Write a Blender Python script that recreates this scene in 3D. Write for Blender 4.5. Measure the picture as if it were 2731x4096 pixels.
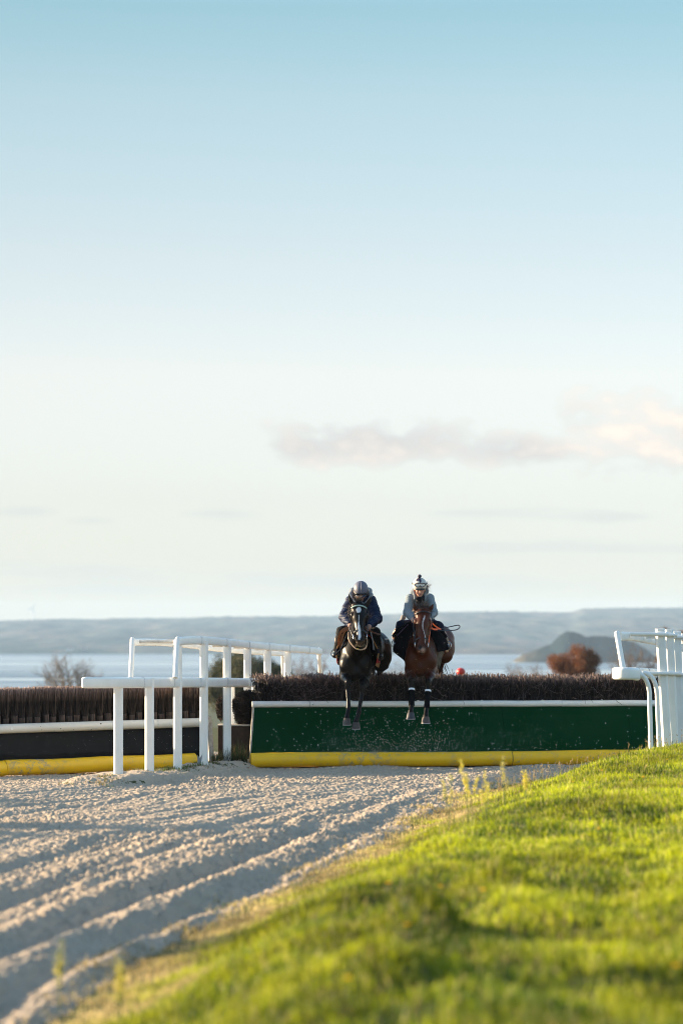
import bpy, bmesh, math, random
import numpy as np
from mathutils import Vector, Matrix
R = math.radians
for o in list(bpy.data.objects): bpy.data.objects.remove(o)
S = bpy.context.scene
COL = S.collection
# ---------------------------------------------------------------- camera
F = 12150.0            # focal length in photo pixels (photo 2731 x 4096)
HZ = 2510.0            # horizon row
cam_d = bpy.data.cameras.new('camera'); cam = bpy.data.objects.new('camera', cam_d); COL.objects.link(cam)
cam.location = (0, 0, 2.0); cam.rotation_euler = (R(90), 0, 0)
cam_d.sensor_fit = 'VERTICAL'; cam_d.sensor_height = 36.0; cam_d.sensor_width = 24.0
cam_d.lens = F/4096*36.0
cam_d.shift_y = (HZ-2048)/4096; cam_d.shift_x = 0
cam_d.clip_start = 0.5; cam_d.clip_end = 40000
cam_d.dof.use_dof = True; cam_d.dof.focus_distance = 45.3; cam_d.dof.aperture_fstop = 1.8
S.camera = cam
# ---------------------------------------------------------------- light
SUN_EL = R(13); SUN_AZ = R(20)     # sun to the left (-X), turned 20 degrees towards +Y
sd = Vector((-math.cos(SUN_AZ)*math.cos(SUN_EL), math.sin(SUN_AZ)*math.cos(SUN_EL), math.sin(SUN_EL)))
sun_d = bpy.data.lights.new('sun', 'SUN'); sun_d.energy = 5.0; sun_d.angle = R(0.6); sun_d.color = (1.0, 0.78, 0.52)
sun = bpy.data.objects.new('sun', sun_d); COL.objects.link(sun)
sun.rotation_euler = (-sd).to_track_quat('-Z', 'Y').to_euler()
W = bpy.data.worlds.new('World'); S.world = W; W.use_nodes = True
nt = W.node_tree; nt.nodes.clear()
def N(t, ty, **k):
    n = t.nodes.new(ty)
    for a, b in k.items(): setattr(n, a, b)
    return n
sky = N(nt, 'ShaderNodeTexSky', sky_type='NISHITA', sun_disc=False)
sky.sun_elevation = SUN_EL
sky.sun_rotation = math.atan2(sd.x, sd.y)
sky.altitude = 50; sky.air_density = 1.0; sky.dust_density = 0.6; sky.ozone_density = 2.0
bg = N(nt, 'ShaderNodeBackground'); wo = N(nt, 'ShaderNodeOutputWorld')
bg.inputs[1].default_value = 0.06
tc = N(nt, 'ShaderNodeTexCoord'); sx = N(nt, 'ShaderNodeSeparateXYZ')
nt.links.new(tc.outputs['Generated'], sx.inputs[0])
def M(t, op, a, b=None, c=None, clamp=False):
    n = N(t, 'ShaderNodeMath', operation=op); n.use_clamp = clamp
    for i, v in enumerate((a, b, c)):
        if v is None: continue
        if isinstance(v, (int, float)): n.inputs[i].default_value = v
        else: t.links.new(v, n.inputs[i])
    return n.outputs[0]
# elevation tint of the sky: pale low, blue higher, unseen overhead stop brightened for ambient
ramp = N(nt, 'ShaderNodeValToRGB'); cr = ramp.color_ramp
nt.links.new(M(nt, 'MULTIPLY', sx.outputs[2], 4.0, clamp=True), ramp.inputs[0])
SKYR = [(0.0, (1.161, 1.31, 1.852)), (0.036, (1.049, 1.159, 1.656)), (0.09, (1.012, 1.074, 1.528)), (0.168, (1.086, 1.046, 1.345)), (0.331, (1.415, 1.15, 1.198)), (0.493, (1.372, 1.135, 1.08)), (0.684, (1.23, 1.135, 1.01)), (0.803, (0.994, 1.076, 0.944)), (1.0, (2.2, 2.2, 2.0))]
while len(cr.elements) < len(SKYR): cr.elements.new(0.5)
for e, (p, c) in zip(cr.elements, SKYR): e.position = p
for e, (p, c) in zip(cr.elements, SKYR): e.color = (c[0]/3, c[1]/3, c[2]/3, 1)
mx = N(nt, 'ShaderNodeMix', data_type='RGBA', blend_type='MULTIPLY'); mx.inputs[0].default_value = 1
nt.links.new(sky.outputs[0], mx.inputs[6]); nt.links.new(ramp.outputs[0], mx.inputs[7])
# thin low clouds, laid out by compass bearing and elevation
u = M(nt, 'DIVIDE', sx.outputs[0], sx.outputs[1]); v = M(nt, 'DIVIDE', sx.outputs[2], sx.outputs[1])
cv = N(nt, 'ShaderNodeCombineXYZ'); nt.links.new(u, cv.inputs[0]); nt.links.new(v, cv.inputs[1])
def cloud_noise(scx, scy, det, off):
    mp = N(nt, 'ShaderNodeMapping'); mp.inputs['Scale'].default_value = (scx, scy, 1); mp.inputs['Location'].default_value = (off, off*.7, 0)
    nz = N(nt, 'ShaderNodeTexNoise'); nz.inputs['Scale'].default_value = 1; nz.inputs['Detail'].default_value = det; nz.inputs['Roughness'].default_value = .55
    nt.links.new(cv.outputs[0], mp.inputs[0]); nt.links.new(mp.outputs[0], nz.inputs[0]); return nz.outputs[0]
nA = cloud_noise(55, 95, 9, 3.1); nB = cloud_noise(16, 150, 4, 9.2)
def blob(px, py, rx, ry):     # soft ellipse at a bearing / elevation
    a = M(nt, 'MULTIPLY', M(nt, 'SUBTRACT', u, (px-1365.5)/F), F/rx); b = M(nt, 'MULTIPLY', M(nt, 'SUBTRACT', v, (HZ-py)/F), F/ry)
    r2 = M(nt, 'ADD', M(nt, 'MULTIPLY', a, a), M(nt, 'MULTIPLY', b, b))
    return M(nt, 'SUBTRACT', 1.0, r2, clamp=False)
def acc(bl, w=1.0):
    out = None
    for b in bl:
        q = M(nt, 'MAXIMUM', blob(*b), -2.0)
        out = q if out is None else M(nt, 'MAXIMUM', out, q)
    return out
big = acc([(1520,1770,520,100),(2540,1735,320,170),(2080,1800,420,70),(1260,1790,260,75),(2350,1680,150,90),(2720,1720,230,120)])
mk = M(nt, 'ADD', M(nt, 'MULTIPLY', big, .62), M(nt, 'MULTIPLY', M(nt, 'SUBTRACT', nA, .47), 3.6))
mk = M(nt, 'MULTIPLY', mk, 1.3, clamp=True)
thin = acc([(2180,2060,420,42),(60,2060,170,35),(350,2085,150,20),(900,2055,180,28),(300,2320,620,70),(1500,2330,900,60),(2300,2190,700,40)])
mt = M(nt, 'MULTIPLY', M(nt, 'ADD', M(nt, 'MULTIPLY', thin, .5), M(nt, 'MULTIPLY', M(nt, 'SUBTRACT', nB, .5), 2.2)), 1.2, clamp=True)
# clouds lit warm on top, grey below
ccol = N(nt, 'ShaderNodeMix', data_type='RGBA'); 
sh = M(nt, 'MULTIPLY', M(nt, 'ADD', M(nt, 'SUBTRACT', nA, .44), M(nt, 'MULTIPLY', M(nt, 'MAXIMUM', blob(2520, 1700, 420, 190), 0.0), .22)), 3.0, clamp=True)
nt.links.new(sh, ccol.inputs[0]); ccol.inputs[6].default_value = (3.45,3.42,3.42,1); ccol.inputs[7].default_value = (5.6,5.05,4.5,1)
csc = N(nt, 'ShaderNodeVectorMath', operation='SCALE'); nt.links.new(mx.outputs[2], csc.inputs[0]); nt.links.new(M(nt, 'MULTIPLY_ADD', M(nt, 'MINIMUM', M(nt, 'MAXIMUM', u, -.14), .14), 3.0*.9, 3.0), csc.inputs[3])
m1 = N(nt, 'ShaderNodeMix', data_type='RGBA'); nt.links.new(M(nt,'MULTIPLY',mk,.9), m1.inputs[0]); nt.links.new(csc.outputs[0], m1.inputs[6]); nt.links.new(ccol.outputs[2], m1.inputs[7])
m2 = N(nt, 'ShaderNodeMix', data_type='RGBA'); nt.links.new(M(nt,'MULTIPLY',mt,.75), m2.inputs[0]); nt.links.new(m1.outputs[2], m2.inputs[6]); m2.inputs[7].default_value = (3.55,3.75,3.75,1)
nt.links.new(m2.outputs[2], bg.inputs[0]); nt.links.new(bg.outputs[0], wo.inputs[0])
S.view_settings.view_transform = 'Standard'; S.view_settings.look = 'None'
S.view_settings.exposure = 1.66; S.view_settings.gamma = 1.0
S.render.engine = 'CYCLES'
S.cycles.use_denoising = True; S.cycles.filter_width = 1.0
S.cycles.max_bounces = 6; S.cycles.volume_bounces = 1
S.cycles.transparent_max_bounces = 8
# ---------------------------------------------------------------- helpers
def P(px, py, Y):
    return Vector(((px-1365.5)/F*Y, Y, 2.0-(py-HZ)/F*Y))
def PX(px, Y): return (px-1365.5)/F*Y
def PZ(py, Y): return 2.0-(py-HZ)/F*Y
rs = np.random.RandomState(7)
random.seed(11)
_T = np.random.RandomState(3).rand(512, 512)
def vnoise(x, y, seed=0):
    x = np.asarray(x, float)+seed*37.13; y = np.asarray(y, float)+seed*17.7
    xi = np.floor(x).astype(int); yi = np.floor(y).astype(int); fx = x-xi; fy = y-yi
    fx = fx*fx*fx*(fx*(fx*6-15)+10); fy = fy*fy*fy*(fy*(fy*6-15)+10)
    a = _T[xi & 511, yi & 511]; b = _T[(xi+1) & 511, yi & 511]; c = _T[xi & 511, (yi+1) & 511]; d = _T[(xi+1) & 511, (yi+1) & 511]
    return (a*(1-fx)+b*fx)*(1-fy)+(c*(1-fx)+d*fx)*fy - .5
def fbm(x, y, o=4, seed=0, g=.5, lac=2.03):
    s = 0; a = 1; 
    for i in range(o):
        s = s+a*vnoise(x, y, seed+i*3); x = np.asarray(x)*lac; y = np.asarray(y)*lac; a *= g
    return s
def sstep(a, b, x):
    t = np.clip((x-a)/(b-a), 0, 1); return t*t*(3-2*t)
def link(name, me, mat=None, parent=None, loc=None):
    o = bpy.data.objects.new(name, me); COL.objects.link(o)
    if mat is not None and me is not None:
        if not me.materials: me.materials.append(mat)
    if parent is not None: o.parent = parent
    if loc is not None: o.location = loc
    return o
def mesh_np(name, V, Fc, smooth=True, attrs=None):
    """V (n,3), Fc (m,k) array of equal-size faces"""
    V = np.asarray(V, np.float32); Fc = np.asarray(Fc, np.int32)
    me = bpy.data.meshes.new(name); k = Fc.shape[1]; m = Fc.shape[0]
    me.vertices.add(len(V)); me.vertices.foreach_set('co', V.ravel())
    me.loops.add(m*k); me.loops.foreach_set('vertex_index', Fc.ravel())
    me.polygons.add(m); me.polygons.foreach_set('loop_start', np.arange(0, m*k, k, dtype=np.int32))
    me.polygons.foreach_set('loop_total', np.full(m, k, np.int32))
    me.polygons.foreach_set('use_smooth', np.full(m, smooth))
    me.update(calc_edges=True)
    for an, arr in (attrs or {}).items():
        arr = np.asarray(arr, np.float32)
        if arr.ndim == 1:
            a = me.attributes.new(an, 'FLOAT', 'POINT'); a.data.foreach_set('value', arr)
        else:
            if arr.shape[1] == 3: arr = np.concatenate([arr, np.ones((len(arr), 1), np.float32)], 1)
            a = me.attributes.new(an, 'FLOAT_COLOR', 'POINT'); a.data.foreach_set('color', arr.ravel())
    me.validate(); return me
def mesh_py(name, V, Fc, smooth=True):
    me = bpy.data.meshes.new(name); me.from_pydata([tuple(v) for v in V], [], Fc); me.update()
    bm = bmesh.new(); bm.from_mesh(me); bmesh.ops.recalc_face_normals(bm, faces=bm.faces); bm.to_mesh(me); bm.free()
    me.polygons.foreach_set('use_smooth', [smooth]*len(me.polygons)); return me
def grid(xs, ys, zf):
    X, Y = np.meshgrid(xs, ys); Z = zf(X, Y); nx, ny = len(xs), len(ys)
    V = np.stack([X.ravel(), Y.ravel(), Z.ravel()], 1)
    i = (np.arange(ny-1)[:, None]*nx+np.arange(nx-1)[None]).ravel()
    return V, np.stack([i, i+1, i+1+nx, i+nx], 1)
def set_props(o, label=None, cat=None, group=None, kind=None):
    if label: o['label'] = label
    if cat: o['category'] = cat
    if group: o['group'] = group
    if kind: o['kind'] = kind
    return o
def empty(name, loc, label, cat, group=None):
    o = bpy.data.objects.new(name, None); COL.objects.link(o); o.location = loc; o.empty_display_size = .2
    return set_props(o, label, cat, group)
class MB:
    """collects pieces in world space; build() links one mesh, shifted to its parent's frame"""
    def __init__(s): s.V = []; s.F = []; s.m = []
    def add(s, V, Fc, mi=0):
        b = len(s.V); s.V += [Vector(v) for v in V]; s.F += [tuple(i+b for i in f) for f in Fc]; s.m += [mi]*len(Fc); return s
    def sweep(s, pts, prof, up=Vector((0, 0, 1)), cap=True, scale=None, mi=0, closed=False, lat=None):
        """prof: list of (lateral, up) offsets; up ~ fixed reference"""
        pts = [Vector(p) for p in pts]; n = len(pts); V = []; k = len(prof)
        for i, p in enumerate(pts):
            if closed: t = pts[(i+1) % n]-pts[i-1]
            else: t = pts[min(i+1, n-1)]-pts[max(i-1, 0)]
            t.normalize(); l = t.cross(up)
            if l.length < 1e-5: l = t.cross(Vector((1, 0, 0)))
            l.normalize(); uu = l.cross(t).normalized()
            f = scale[i] if scale else 1
            for (a, b) in prof: V.append(p+l*a*f+uu*b*f)
        Fc = []
        for i in range(n if closed else n-1):
            j = (i+1) % n
            for q in range(k): Fc.append((i*k+q, i*k+(q+1) % k, j*k+(q+1) % k, j*k+q))
        if cap and not closed: Fc.append(tuple(range(k))[::-1]); Fc.append(tuple((n-1)*k+q for q in range(k)))
        return s.add(V, Fc, mi)
    def tube(s, pts, r, k=8, cap=True, mi=0, closed=False, up=Vector((0, 0, 1))):
        rr = r if isinstance(r, (list, tuple)) else None
        prof = [(math.cos(2*math.pi*i/k), math.sin(2*math.pi*i/k)) for i in range(k)]
        return s.sweep(pts, prof if rr else [(a*r, b*r) for a, b in prof], up=up, cap=cap, scale=rr, mi=mi, closed=closed)
    def box(s, a, b, mi=0):
        (x0, y0, z0), (x1, y1, z1) = a, b
        V = [(x0,y0,z0),(x1,y0,z0),(x1,y1,z0),(x0,y1,z0),(x0,y0,z1),(x1,y0,z1),(x1,y1,z1),(x0,y1,z1)]
        return s.add(V, [(0,3,2,1),(4,5,6,7),(0,1,5,4),(1,2,6,5),(2,3,7,6),(3,0,4,7)], mi)
    def ball(s, c, r, n=10, mi=0, M3=None):
        r = (r, r, r) if isinstance(r, (int, float)) else r; V = []; c = Vector(c); k = n*2
        for i in range(1, n):
            th = math.pi*i/n
            for j in range(k):
                ph = 2*math.pi*j/k; q = Vector((r[0]*math.sin(th)*math.cos(ph), r[1]*math.sin(th)*math.sin(ph), r[2]*math.cos(th)))
                V.append(c+(M3@q if M3 else q))
        t = len(V); q = Vector((0, 0, r[2])); V.append(c+(M3@q if M3 else q)); V.append(c-(M3@q if M3 else q))
        Fc = [(t, j, (j+1) % k) for j in range(k)]
        for i in range(n-2):
            for j in range(k): Fc.append((i*k+j, (i+1)*k+j, (i+1)*k+(j+1) % k, i*k+(j+1) % k))
        Fc += [(t+1, (n-2)*k+(j+1) % k, (n-2)*k+j) for j in range(k)]
        return s.add(V, Fc, mi)
    def build(s, name, mats, parent=None, smooth=True, bevel=0, sharp=True, loc=None):
        off = Vector(parent.matrix_world.translation) if False else (wloc(parent) if parent else (Vector(loc) if loc else Vector((0, 0, 0))))
        me = mesh_py(name, [v-off for v in s.V], s.F, smooth)
        for m in (mats if isinstance(mats, (list, tuple)) else [mats]): me.materials.append(m)
        me.polygons.foreach_set('material_index', s.m)
        if smooth and sharp: me.set_sharp_from_angle(angle=R(42))
        o = bpy.data.objects.new(name, me); COL.objects.link(o)
        if parent: o.parent = parent
        elif loc is not None: o.location = loc
        if bevel:
            b = o.modifiers.new('b', 'BEVEL'); b.width = bevel; b.segments = 2; b.limit_method = 'ANGLE'; b.angle_limit = R(35)
        return o
def wloc(o):
    v = Vector((0, 0, 0))
    while o is not None: v = v+o.location; o = o.parent
    return v
def rprof(w, h, r, k=3):
    """rounded rectangle profile, width w (lateral), height h"""
    out = []
    for cx, cy, a0 in ((w/2-r, h/2-r, 0), (-w/2+r, h/2-r, 90), (-w/2+r, -h/2+r, 180), (w/2-r, -h/2+r, 270)):
        for i in range(k+1):
            a = R(a0+90*i/k); out.append((cx+r*math.cos(a), cy+r*math.sin(a)))
    return out
def smooth_path(pts, n=6):
    """Catmull-Rom"""
    pts = [Vector(p) for p in pts]; out = []
    for i in range(len(pts)-1):
        p0 = pts[max(i-1, 0)]; p1 = pts[i]; p2 = pts[i+1]; p3 = pts[min(i+2, len(pts)-1)]
        for j in range(n):
            t = j/n
            out.append(.5*((2*p1)+(p2-p0)*t+(2*p0-5*p1+4*p2-p3)*t*t+(3*p1-p0-3*p2+p3)*t*t*t))
    out.append(pts[-1]); return out
# ---------------------------------------------------------------- materials
def mat(name, color, rough=.6, noise=None, bump=None, spec=.5, metal=0, attr=None, coat=0, transl=0, sheen=0):
    """noise=(scale, other_color, contrast), bump=(scale, strength, dist)"""
    m = bpy.data.materials.new(name); m.use_nodes = True; t = m.node_tree; b = t.nodes['Principled BSDF']
    b.inputs['Roughness'].default_value = rough; b.inputs['Specular IOR Level'].default_value = spec; b.inputs['Metallic'].default_value = metal
    b.inputs['Coat Weight'].default_value = coat; b.inputs['Sheen Weight'].default_value = sheen
    c = (*color, 1); b.inputs['Base Color'].default_value = c
    tcn = N(t, 'ShaderNodeTexCoord').outputs['Object']; src = None
    if attr:
        a = N(t, 'ShaderNodeAttribute', attribute_name=attr); src = a.outputs['Color']
    if noise:
        nz = N(t, 'ShaderNodeTexNoise'); nz.inputs['Scale'].default_value = noise[0]; nz.inputs['Detail'].default_value = 5; t.links.new(tcn, nz.inputs[0])
        f = M(t, 'MULTIPLY', M(t, 'SUBTRACT', nz.outputs[0], .5 - .5/noise[2]), noise[2], clamp=True)
        x = N(t, 'ShaderNodeMix', data_type='RGBA'); t.links.new(f, x.inputs[0]); x.inputs[7].default_value = (*noise[1], 1)
        if attr: x.blend_type = 'MULTIPLY'; t.links.new(src, x.inputs[6])
        else: x.inputs[6].default_value = c
        src = x.outputs[2]
    if src is not None: t.links.new(src, b.inputs['Base Color'])
    if bump:
        nb = N(t, 'ShaderNodeTexNoise'); nb.inputs['Scale'].default_value = bump[0]; nb.inputs['Detail'].default_value = 4; t.links.new(tcn, nb.inputs[0])
        bp = N(t, 'ShaderNodeBump'); bp.inputs['Strength'].default_value = bump[1]; bp.inputs['Distance'].default_value = bump[2]
        t.links.new(nb.outputs[0], bp.inputs['Height']); t.links.new(bp.outputs[0], b.inputs['Normal'])
    if transl:
        tr = N(t, 'ShaderNodeBsdfTranslucent'); mxs = N(t, 'ShaderNodeMixShader'); mxs.inputs[0].default_value = transl
        if src is not None: t.links.new(src, tr.inputs[0])
        else: tr.inputs[0].default_value = c
        o = t.nodes['Material Output']; t.links.new(b.outputs[0], mxs.inputs[1]); t.links.new(tr.outputs[0], mxs.inputs[2]); t.links.new(mxs.outputs[0], o.inputs[0])
    return m
# ---------------------------------------------------------------- terrain functions
EYX = np.array([5, 12, 15.3, 17.5, 21.5, 27.3, 36.8, 41, 44, 46, 50, 60, 90.]); EXX = np.array([-2.6, -1.75, -1.4, -1.25, -.65, .3, 1.70, 2.80, 3.65, 4.25, 5.1, 6.9, 12.])
def edge_x(y): return np.interp(y, EYX, EXX)
GY = np.array([5, 15, 22, 28, 34, 40, 46, 60.]); GX = np.array([-1.35, 0, .95, 1.85, 3.2, 5.9, 9.2, 18.])
def fur_x(y): return np.interp(y, GY, GX)
def zbase(x, y):
    t = sstep(37, 45, y); z = t*(-.12+.012*np.clip(x, -8, 8))
    z = z-.022*np.clip(y-46, 0, 60)
    z = z-np.clip(y-106, 0, 900)*.0345
    return np.maximum(z, -32.9)
def mound(x, y):
    cx = np.interp(y, [38, 40.5, 46.5, 52], [-3.45, -3.0, -1.75, -.7]); d = np.abs(x-cx)
    return (1-sstep(.22, .62, d))*sstep(38.9, 40.2, y)*(1-sstep(50, 52, y))*(.07+.015*sstep(43, 46, y)+.03*fbm(x*4, y*2.5, 3, 9))
def zbank(x, y):
    d = x-edge_x(y)
    fw_ = sstep(32, 37, y); h = (.30*sstep(-.1, 1.7, d))*(1-fw_)+fw_*(.04*sstep(0, .5, d)+.30*sstep(.55, 1.7, d))+.03*np.clip(d, 0, 4)
    h = h+sstep(.2, 1.2, d)*(1-.93*sstep(21, 31, y))*(.27*fbm(x*.9+y*.12, y*.33, 2, 21)+.05*fbm(x*2.6, y*1.1, 3, 5))
    G2 = lambda cx, cy, sx_, sy_: np.exp(-((x-cx)/sx_)**2-((y-cy)/sy_)**2)
    h = h+.26*G2(.38, 15.3, .20, .7)-.16*G2(1.15, 15.3, .5, .8)+.24*G2(.95, 18.4, .22, .6)-.14*G2(1.7, 18.5, .5, .7)+.13*G2(.15, 13.2, .2, .5)+.10*G2(-.05, 15.2, .2, .5)+.10*G2(.75, 23.5, .3, .8)
    return np.where(d > -.1, h, 0)*(1-sstep(48, 60, y))
def zground(x, y):
    return zbase(x, y)+zbank(x, y)+mound(x, y)*1.25-.14*(x < edge_x(y)-.12)*(y < 60)*(1-sstep(.0, .02, mound(x, y)))
def zsand(x, y):
    s = x-fur_x(y); w = fbm(x*.5, y*.22, 3, 31)
    fur = .085*fbm(s*.72+w*.7, y*.045+s*.06, 2, 12)+.030*fbm(s*3.0+w, y*.12, 2, 14)+.0075*np.sin(s*25+w*13+2*vnoise(x*.8, y*.4, 3))*(1+vnoise(s*.9, y*.2, 17)*1.6)
    # deep tracks near the grass
    e = x-edge_x(y)
    for c0, wd, dp in ((-.42, .10, .035), (-.95, .15, .075), (-1.75, .12, .035), (-2.6, .2, .055)):
        c1 = c0+.14*vnoise(y*.16, c0*9, 2)
        q = (e-c1)/wd; dp = 1.15*dp*(1-.7*sstep(24, 34, y))*(1+.8*vnoise(y*.3, c0*5, 6)); fur = fur-dp*np.exp(-q*q)+dp*.55*np.exp(-((e-c1-wd*1.9)/(wd*.8))**2)+dp*.4*np.exp(-((e-c1+wd*1.9)/(wd*.9))**2)
    cl = .026*np.abs(fbm(x*15, y*11, 3, 41, .75))+.026*fbm(x*31, y*24, 2, 51, .8)
    cl = cl*(.65+.9*np.clip(vnoise(x*.6, y*.3, 8)+.5, 0, 1))
    far = 1-.45*sstep(38, 45, y)
    edge = sstep(0.1, -.45, e) if False else 1-sstep(-.35, .12, e)
    mnd = mound(x, y)
    rid = 1-.6*sstep(.02, .06, mnd)
    return zbase(x, y)-.018-.012*sstep(42,45,y)+(fur*far+cl)*(.25+.75*edge)*rid-.06*sstep(-.05, .2, e)+mnd*1.25*(1+.25*vnoise(x*5, y*4, 7))+.035*sstep(.0, .03, mnd)
# ---------------------------------------------------------------- ground sheets
def axis(parts):
    out = []
    for a, b, st in parts: out += list(np.arange(a, b, st))
    out.append(parts[-1][1]); return np.array(out)
m_ground = bpy.data.materials.new('turf_soil'); m_ground.use_nodes = True; t = m_ground.node_tree; b = t.nodes['Principled BSDF']; b.inputs['Roughness'].default_value = .95; b.inputs['Specular IOR Level'].default_value = .1
geo = N(t, 'ShaderNodeNewGeometry').outputs['Position']
def nz(t, sc, det=5, vec=None, rough=.6):
    n = N(t, 'ShaderNodeTexNoise'); n.inputs['Scale'].default_value = sc; n.inputs['Detail'].default_value = det; n.inputs['Roughness'].default_value = rough
    if vec is not None: t.links.new(vec, n.inputs[0])
    return n.outputs[0]
def mixc(t, f, a, b_, bt='MIX'):
    x = N(t, 'ShaderNodeMix', data_type='RGBA', blend_type=bt)
    for i, v in ((0, f), (6, a), (7, b_)):
        if isinstance(v, (int, float)): x.inputs[i].default_value = v
        elif isinstance(v, tuple): x.inputs[i].default_value = (*v, 1) if len(v) == 3 else v
        else: t.links.new(v, x.inputs[i])
    return x.outputs[2]
def contrast(t, v, c, k): return M(t, 'MULTIPLY', M(t, 'SUBTRACT', v, c-.5/k), k, clamp=True)
c1 = mixc(t, contrast(t, nz(t, 2.5, 6, geo), .5, 3), (.035, .06, .012), (.10, .085, .045))
t.links.new(c1, b.inputs['Base Color'])
V, Fc = grid(axis([(-3500, -300, 400), (-300, -30, 30), (-30, -6, 3), (-6, 9, .1), (9, 30, 3), (30, 300, 30), (300, 3500, 400)]),
             axis([(-40, 8, 6), (8, 54, .12), (54, 130, 4), (130, 1700, 60)]), zground)
ground = link('ground', mesh_np('ground', V, Fc), m_ground); set_props(ground, kind='structure')
m_sand = bpy.data.materials.new('damp_sand'); m_sand.use_nodes = True; t = m_sand.node_tree; b = t.nodes['Principled BSDF']; b.inputs['Roughness'].default_value = .95; b.inputs['Specular IOR Level'].default_value = .15
geo = N(t, 'ShaderNodeNewGeometry').outputs['Position']
c1 = mixc(t, contrast(t, nz(t, 1.1, 6, geo), .5, 2.5), (.50, .405, .305), (.39, .31, .23))
c1 = mixc(t, contrast(t, nz(t, 40, 4, geo), .5, 2.0), c1, (.59, .48, .365))
t.links.new(c1, b.inputs['Base Color'])
bp = N(t, 'ShaderNodeBump'); bp.inputs['Strength'].default_value = .9; bp.inputs['Distance'].default_value = .03; t.links.new(nz(t, 38, 6, geo, .7), bp.inputs['Height']); t.links.new(bp.outputs[0], b.inputs['Normal'])
V, Fc = grid(axis([(-9, -6, .06), (-6, 5, .0175)]), axis([(10, 15, .05), (15, 47.5, .028), (47.5, 60, .2)]), zsand)
# keep only cells on the sand side of the grass edge
cx = V[Fc].mean(1); keep = (cx[:, 0] < edge_x(cx[:, 1])+.15) & (cx[:, 0] > -9)
Fc = Fc[keep]; used = np.unique(Fc); remap = np.full(len(V), -1); remap[used] = np.arange(len(used))
sand = link('sand_track', mesh_np('sand_track', V[used], remap[Fc]), m_sand); set_props(sand, kind='structure')
# ---------------------------------------------------------------- sea, sandbanks, far land
m_sea = bpy.data.materials.new('sea_water'); m_sea.use_nodes = True; t = m_sea.node_tree; b = t.nodes['Principled BSDF']
geo = N(t, 'ShaderNodeNewGeometry').outputs['Position']
mp = N(t, 'ShaderNodeMapping'); mp.inputs['Scale'].default_value = (.0012, .0085, 1); t.links.new(geo, mp.inputs[0])
band = contrast(t, nz(t, 1.0, 3, mp.outputs[0]), .52, 7)
b.inputs['Base Color'].default_value = (.10, .16, .20, 1)
t.links.new(mixc(t, band, (.035, .07, .105), (.36, .40, .42)), b.inputs['Base Color'])
t.links.new(M(t, 'MULTIPLY_ADD', band, -.22, .42), b.inputs['Roughness'])
V, Fc = grid(axis([(-3600, 3601, 900)]), axis([(900, 9701, 550)]), lambda x, y: x*0-33.0)
sea = link('sea', mesh_np('sea', V, Fc), m_sea); set_props(sea, kind='structure')
def zhill(x, y):
    sh = 3950+x*.18*(-1)-40*vnoise(x*.004, 0, 4)
    px = x/y*F+1365.5
    crest = np.interp(px, [-2500, 0, 500, 1000, 1400, 1900, 2280, 2330, 2731, 5000], [2480, 2486, 2477, 2470, 2462, 2448, 2450, 2436, 2434, 2450])
    yy = np.clip((y-sh)/(7600-sh), 0, 1)
    top = 2-(crest-HZ)/F*7600
    h = -33.6+ (top+33.6)*(.10*sstep(0, .015, yy)+.25*sstep(.05, .45, yy)+.65*sstep(.3, 1, yy))
    h = h+ (16*fbm(x*.004, y*.0015, 3, 61)+3.5*fbm(x*.03, y*.006, 3, 66))*sstep(0.02, .3, yy)*(1-.75*sstep(.8, 1, yy))+ 5*np.abs(fbm(x*.025,y*.01,4,71,.7))*sstep(.85,1,yy)
    return np.where(y < sh, -34.5, h)-sstep(7700, 9500, y)*30
m_hill = bpy.data.materials.new('far_farmland'); m_hill.use_nodes = True; t = m_hill.node_tree; b = t.nodes['Principled BSDF']; b.inputs['Roughness'].default_value = 1; b.inputs['Specular IOR Level'].default_value = 0
geo = N(t, 'ShaderNodeNewGeometry').outputs['Position']
mp = N(t, 'ShaderNodeMapping'); mp.inputs['Scale'].default_value = (.016, .0022, .05); t.links.new(geo, mp.inputs[0])
vo = N(t, 'ShaderNodeTexVoronoi'); vo.inputs['Scale'].default_value = 1; t.links.new(mp.outputs[0], vo.inputs['Vector'])
wood = contrast(t, nz(t, 1.6, 7, mp.outputs[0], .7), .48, 3)
fld = mixc(t, vo.outputs['Color'], (.115, .17, .155), (.22, .185, .175))  # field and wood colours tinted bluish, painting in part of the distance haze
t.links.new(mixc(t, wood, fld, (.05, .078, .10)), b.inputs['Base Color'])
V, Fc = grid(axis([(-3400, -1100, 100), (-1100, 1100, 9), (1100, 3400, 100)]), axis([(3800, 4200, 16), (4200, 9500, 60)]), zhill)
hills = link('far_hills', mesh_np('far_hills', V, Fc), m_hill); set_props(hills, kind='structure')
# headland / island
def zisl(x, y):
    Y0 = 3100.; px = x/Y0*F+1365.5
    prof = np.interp(px, [2035, 2060, 2090, 2130, 2200, 2240, 2270, 2300, 2335, 2400, 2480, 2540, 2600, 2640, 2660], [2660, 2640, 2618, 2605, 2580, 2535, 2524, 2528, 2545, 2541, 2552, 2570, 2610, 2640, 2660])
    top = 2-(prof-HZ)/F*Y0
    w = 1-np.abs(y-Y0)/70.
    h = -34.5+(top+34.5)*np.sqrt(np.clip(w, 0, 1))
    return h+1.6*fbm(x*.15, y*.1, 3, 81)*np.clip(w*3, 0, 1)*(h > -32)
m_isl = bpy.data.materials.new('headland_scrub'); m_isl.use_nodes = True; t = m_isl.node_tree; b = t.nodes['Principled BSDF']; b.inputs['Roughness'].default_value = 1; b.inputs['Specular IOR Level'].default_value = 0
geo = N(t, 'ShaderNodeNewGeometry').outputs['Position']
sp = N(t, 'ShaderNodeSeparateXYZ'); t.links.new(geo, sp.inputs[0])
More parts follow.
